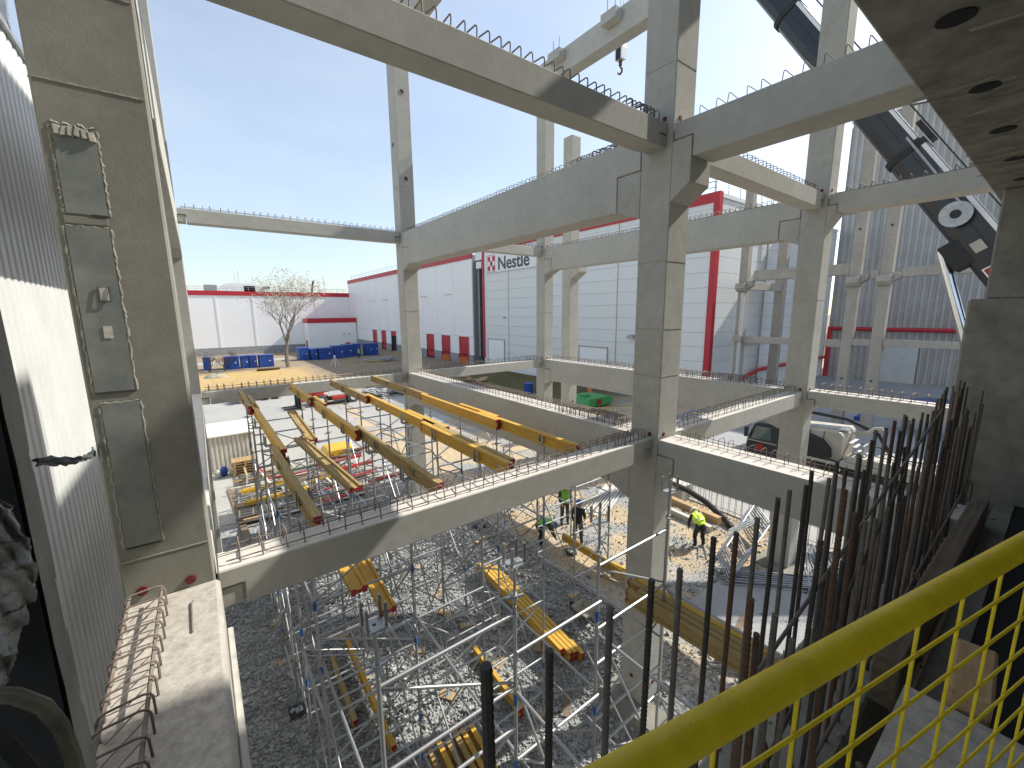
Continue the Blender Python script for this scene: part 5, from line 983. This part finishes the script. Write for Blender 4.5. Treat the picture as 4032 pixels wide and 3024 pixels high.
wb = Thing('wheelbarrow', 'dusty wheelbarrow tipped on the gravel left of the centre column', 'wheelbarrow', (8.2, 7.6, gzf(8.2, 7.6))); z_ = gzf(8.2, 7.6)
wb.part('tray', MB().add([(7.9,7.2,z_+.25),(8.5,7.2,z_+.25),(8.45,7.9,z_+.2),(7.95,7.9,z_+.2),(7.75,7.05,z_+.55),(8.65,7.05,z_+.6),(8.6,8.1,z_+.55),(7.8,8.1,z_+.5)], [(0,1,2,3),(0,4,5,1),(1,5,6,2),(2,6,7,3),(3,7,4,0)]), 'mortar'); wb.part('wheel', MB().tube((8.15,8.35,z_+.18),(8.25,8.35,z_+.18),.18,14), 'black'); wb.part('handle', MB().tube((7.8,8.1,z_+.3),(7.75,6.5,z_+.45),.018,6), 'black'); wb.part('handle', MB().tube((8.6,8.1,z_+.3),(8.65,6.5,z_+.45),.018,6), 'black'); wb.part('leg', MB().tube((7.95,7.3,z_+.3),(7.9,7.1,z_),.015,6), 'black'); wb.part('leg', MB().tube((8.5,7.3,z_+.3),(8.55,7.1,z_),.015,6), 'black')
for i, (x, y, a) in enumerate(((8.1, 12.9, .3), (6.6, 9.6, 1.2), (6.9, 8.1, .9), (2.9, 9.5, .2), (5.4, 10.9, 2.0), (6.3, 6.3, .7), (3.3, 12.0, 1.5), (9.7, 12.3, .4), (1.2, 13.1, 1.0), (11.5, 4.6, .2))):
    single('scrap_board', MB().obox((x, y, gzf(x, y)+.05), (.32*math.cos(a), .32*math.sin(a), .01), (-.09*math.sin(a), .09*math.cos(a), 0), (0, 0, .018)), random.choice(('wood', 'wood', 'wood_old')), ('short board beyond the towers near the bending worker', 'board under the bundle of yellow beams, far one', 'board under the bundle of yellow beams, near one', 'offcut below the left middle tower', 'offcut by the right middle tower', 'board lying near the wheelbarrow', 'offcut in the shade between the towers', 'two-tone board behind the standing workers', 'offcut at the far left tower foot', 'board on the concrete path')[i], 'board')
wb.o.scale = (.62, .62, .62); wb.o.location = (8.15, 7.5, gzf(8.15, 7.5)+.02)
# blue low vehicle under the right beam
single('blue_tarpaulin', MB().prism([(.5, 1.3), (7.0, 1.4), (6.9, 2.2), (5.6, 2.45), (.6, 2.4)], 'x', 39.9, 42), 'blue_box', 'blue covered load seen over the bright beam before the corrugated hall', 'covered load', bevel=.1)
ls_ = Thing('load_stand', 'steel stand carrying the blue covered load', 'stand', (41, 3, 0))
for x in (40.1, 41.8):
    for y in (.8, 6.5): ls_.part('leg', MB().box(x-.1, x+.1, y-.1, y+.1, 0, 1.35), 'galv_dull')
for i, (x, y, w) in enumerate(((35.2, 10.6, .7), (41.5, 9.2, 1.6))): single('steel_tray', MB().box(x, x+w, y-.4, y+.5, .02, .35), 'blue_box', ('small dark blue tray left of the far column foot', 'longer dark blue tray right of the far column foot')[i], 'tray', bevel=.04)
single('safety_cone', MB().tube((21.5, 2.55, 1.2), (21.5, 2.55, 2.6), .13, 10, .05), 'red', 'red and white warning post seen through the rebar', 'post', smooth=True)
# ------------------------------------------------------------------ tree and shrubs
def tree(label, base, H, seed, spread=.5, levels=5, twig=True, name='tree', m='bark', r0=.3, nb=3):
    rd = random.Random(seed); T = Thing(name, label, 'tree' if name == 'tree' else 'shrub', base); tr = MB(); cr = MB(); tips = []
    def grow(p, d, L_, r, lv):
        n = 4; pts = [p]; rr = [r]; q = Vector(p); dd = Vector(d)
        for i in range(n):
            dd = (dd+Vector((rd.uniform(-.16,.16), rd.uniform(-.16,.16), rd.uniform(-.03,.1)))).normalized(); q = q+dd*L_/n; pts.append(q.copy()); rr.append(r*(1-.42*(i+1)/n))
        (tr if lv >= levels-1 else cr).path(pts, rr, 7 if lv >= levels-1 else 4 if lv > 1 else 3)
        if lv == 0: tips.append(q); return
        for i in range((nb+1 if lv == levels and name == 'tree' else nb) if lv > 1 else 4):
            t = rd.uniform(.35, 1) if i else 1.0; k = min(n, max(1, int(round(t*n)))); s = pts[k]
            first = lv == levels; t = rd.uniform(.55, 1) if first and i else t; k = min(n, max(1, int(round(t*n)))); s = pts[k]
            a = (6.28*i/3+rd.uniform(-.4,.4)) if lv >= levels-1 else rd.uniform(0, 6.28); sp = (rd.uniform(.55, .8) if first else rd.uniform(.45, .95)*spread*1.7); o_ = dd.orthogonal().normalized(); e = dd.cross(o_); nd = (dd+(o_*math.cos(a)+e*math.sin(a))*sp+Vector((0,0,.08))).normalized(); grow(s, nd, L_*rd.uniform(.6,.84), rr[k]*.68, lv-1)
    grow(Vector(base)-Vector((0,0,.1)), Vector((.03,0,1)), H*.30, r0, levels)
    T.part('trunk', tr, m, True); T.part('crown', cr, m, True)
    if twig:
        bd = MB()
        for q in tips:
            for k in range(2):
                c = q+Vector((rd.gauss(0,.12), rd.gauss(0,.12), rd.gauss(0,.12))); a = Vector((rd.gauss(0,1), rd.gauss(0,1), rd.gauss(0,1))).normalized()*.085; b_ = a.orthogonal().normalized()*.055; bd.add([c-a-b_, c+a-b_, c+a+b_, c-a+b_], [(0,1,2,3)])
        T.part('buds', bd, 'bud')
tree('tall bare spring tree with fine pale buds before the far white hall', (11.8, 79.5, 0), 18.5, 8, spread=.58, levels=6, r0=.36)
for i, (x, y, h) in enumerate(((.9, 80.5, 4.2), (2.9, 80.3, 3.8), (4.3, 84.9, 3.4))): tree(('bare dark shrub at the far left container', 'bare dark shrub between the left blue containers', 'bare dark shrub behind the left blue containers')[i], (x, y, 0), h, 30+i, spread=.8, levels=5, twig=False, name='bare_shrub', m='shrub', r0=.13, nb=4)
# ------------------------------------------------------------------ workers
def person(label, loc, rz, J, vest, helmet, top='cloth_dark', legs='cloth_dark', sc=1.0):
    T = link('person', None, loc=loc); T.rotation_euler = (0, 0, rz); T.scale = (sc, sc, sc); tag(T, label, 'person')
    B = [('pel','spi',.15,.155),('spi','che',.155,.175),('che','nec',.12,.065),('nec','hea',.06,.10),('hea','hed',.095,.07)]
    for s in 'LR': B += [('che','sh'+s,.1,.075),('sh'+s,'el'+s,.08,.062),('el'+s,'wr'+s,.06,.042),('wr'+s,'ha'+s,.036,.026),('pel','hi'+s,.12,.105),('hi'+s,'kn'+s,.115,.085),('kn'+s,'an'+s,.08,.065),('an'+s,'to'+s,.06,.05)]
    names = list(J); ix = {k: i for i, k in enumerate(names)}; me = bpy.data.meshes.new('body'); me.from_pydata([J[k] for k in names], [(ix[a], ix[b_]) for a, b_, _, _ in B], [])
    o_ = bpy.data.objects.new('tmp', me); COL.objects.link(o_); rad = {}
    for a, b_, ra, rb in B: rad.setdefault(a, ra); rad[b_] = rb if b_ not in rad else rad[b_]
    o_.modifiers.new('s', 'SKIN'); sv = me.skin_vertices[0].data
    for k in names: sv[ix[k]].radius = (rad[k], rad[k]*(.8 if k in ('pel','spi','che') else 1)); sv[ix[k]].use_root = (k == 'pel')
    sb_ = o_.modifiers.new('u', 'SUBSURF'); sb_.levels = 2; sb_.render_levels = 2
    bpy.context.view_layer.update(); bm_ = bpy.data.meshes.new_from_object(o_.evaluated_get(bpy.context.evaluated_depsgraph_get())); bpy.data.objects.remove(o_)
    bm_.name = 'body'; bm_.materials.clear()
    for k in (top, legs, 'skin', 'black'): bm_.materials.append(MT[k])
    torso = []
    for p in bm_.polygons:
        c = p.center; best = None
        for a, b_, ra, rb in B:
            A, Bv = Vector(J[a]), Vector(J[b_]); ab = Bv-A; t = max(0, min(1, (c-A).dot(ab)/max(ab.length_squared, 1e-9))); dd = (c-(A+ab*t)).length-(ra+(rb-ra)*t)
            if best is None or dd < best[0]: best = (dd, a, b_, t)
        _, a, b_, t = best
        if b_ in ('hea','hed'): p.material_index = 2
        elif b_.startswith('ha'): p.material_index = 2
        elif b_.startswith('to') or (b_.startswith('an') and t > .75): p.material_index = 3
        elif b_[:2] in ('hi','kn','an'): p.material_index = 1
        else: p.material_index = 0
        if (a, b_) in (('pel','spi'),('spi','che'),('che','nec'),('che','shL'),('che','shR')) and not ((a, b_) == ('pel','spi') and t < .15): torso.append(p.index)
        p.use_smooth = True
    body = link('body', bm_, T)
    if vest:
        vm = MB(); mp_ = {}
        for pi in torso:
            f = []
            for vi in bm_.polygons[pi].vertices:
                if vi not in mp_: v = bm_.vertices[vi]; mp_[vi] = len(vm.v); vm.v.append(tuple(v.co+v.normal*.018))
                f.append(mp_[vi])
            vm.f.append(tuple(f))
        link('vest', vm.mesh('vest', vest, True), T)
        pe, ch = Vector(J['spi']), Vector(J['che']); ax = (ch-pe).normalized(); sd = (Vector(J['shR'])-Vector(J['shL'])).normalized(); bk = sd.cross(ax).normalized()
        for s in (-1, 1):
            for fb in (-1, 1): link('reflective_band', MB().obox(ch+sd*s*.095+bk*fb*.172-ax*.02, ax*.075, sd*.022, bk*.006).mesh('reflective_band', 'reflect'), T)
        rb = MB(); n = 16
        for i in range(n):
            a0, a1 = 2*math.pi*i/n, 2*math.pi*(i+1)/n; q = [pe+ax*(.0+z)+sd*.182*math.cos(a)+bk*.158*math.sin(a) for z in (-.02, .03) for a in (a0, a1)]; rb.add(q, [(0,1,3,2)])
        link('reflective_band', rb.mesh('reflective_band', 'reflect', True), T)
    h, hd = Vector(J['hea']), Vector(J['hed']); ax = (hd-Vector(J['nec'])).normalized(); q = ax.to_track_quat('Z', 'Y').to_matrix().to_4x4(); q.translation = h+ax*.03
    hm_ = MB().ball((0,0,0), .128, .145, .14, 16, 6, .5, 1.0); hm_.tube((0,0,-.008), (0,0,.012), .155, 18)
    mm = hm_.mesh('helmet', helmet, True); mm.transform(q); link('helmet', mm, T)
    f = MB().ball((0, .098, -.065), .017, .028, .022, 8, 5); f.ball((-.035, .088, -.045), .012, .008, .009, 6, 4).ball((.035, .088, -.045), .012, .008, .009, 6, 4).box(-.03, .03, .085, .095, -.115, -.105); f.ball((-.1, 0, -.06), .014, .025, .035, 6, 4).ball((.1, 0, -.06), .014, .025, .035, 6, 4)
    mm = f.mesh('face', 'skin', True); mm.transform(q); link('face', mm, T)
    for s in 'LR':
        w_, hh = Vector(J['wr'+s]), Vector(J['ha'+s]); dr = (hh-w_).normalized(); o1 = dr.orthogonal().normalized(); o2 = dr.cross(o1); fm = MB()
        for k, l in enumerate((.075, .085, .08, .065)): b0 = hh+o1*(.018*(k-1.5)); fm.path([b0-dr*.02, b0+dr*l*.5, b0+dr*l+o2*.025], [.009, .009, .007], 5)
        fm.path([hh-dr*.035+o1*.03, hh+o1*.055, hh+dr*.035+o1*.055+o2*.02], [.01, .01, .008], 5); link('fingers', fm.mesh('fingers', 'skin', True), T)
    return T
STAND = dict(pel=(0,0,.95), spi=(0,.0,1.12), che=(0,.01,1.38), nec=(0,.03,1.52), hea=(0,.06,1.62), hed=(0,.07,1.74), shL=(-.19,.0,1.43), elL=(-.25,.02,1.15), wrL=(-.24,.14,.92), haL=(-.24,.18,.84), shR=(.19,.0,1.43), elR=(.25,.0,1.15), wrR=(.2,.18,1.0), haR=(.17,.24,.95), hiL=(-.1,0,.9), knL=(-.12,.04,.5), anL=(-.13,0,.09), toL=(-.14,.16,.04), hiR=(.1,0,.9), knR=(.12,.05,.5), anR=(.14,.02,.09), toR=(.16,.18,.04))
BEND = dict(pel=(0,-.14,.88), spi=(0,.0,1.0), che=(0,.24,1.12), nec=(0,.38,1.14), hea=(0,.47,1.16), hed=(0,.57,1.20), shL=(-.19,.26,1.1), elL=(-.25,.33,.82), wrL=(-.2,.42,.56), haL=(-.18,.45,.47), shR=(.19,.26,1.1), elR=(.25,.33,.82), wrR=(.2,.42,.56), haR=(.18,.45,.47), hiL=(-.1,-.14,.84), knL=(-.15,.02,.48), anL=(-.17,-.12,.09), toL=(-.19,.04,.04), hiR=(.1,-.14,.84), knR=(.16,.06,.48), anR=(.19,-.02,.09), toR=(.22,.14,.04))
DEEP = dict(BEND); DEEP.update(pel=(0,-.15,.9), spi=(0,.02,.96), che=(0,.27,.98), nec=(0,.40,.92), hea=(0,.47,.87), hed=(0,.56,.82), shL=(-.19,.28,.95), elL=(-.24,.36,.66), wrL=(-.2,.46,.42), haL=(-.19,.5,.35), shR=(.19,.28,.95), elR=(.24,.4,.68), wrR=(.2,.52,.46), haR=(.19,.56,.39))
person('bending worker in bright yellow vest and white helmet, seen from behind', (14.35, 7.5, 0), R(-35), BEND, 'vest_yel', 'helmet_w')
person('worker bent over in green vest and blue helmet lifting a yellow beam', (9.7, 11.2, 0), R(-135), DEEP, 'vest_green', 'helmet_b', 'cloth_green')
person('worker standing by the tower in yellow-green vest, head behind the beam', (11.55, 11.85, 0), R(150), STAND, 'vest_green', 'helmet_w', 'cloth_green', 'cloth_green')
person('standing worker in dark clothes and blue helmet among scaffold tubes', (10.85, 10.4, 0), R(-60), STAND, None, 'helmet_b', 'cloth_dark', 'cloth_green')
person('tiny distant worker in yellow vest before the blue containers', (25.7, 86.2, 0), R(20), STAND, 'vest_yel', 'helmet_w')
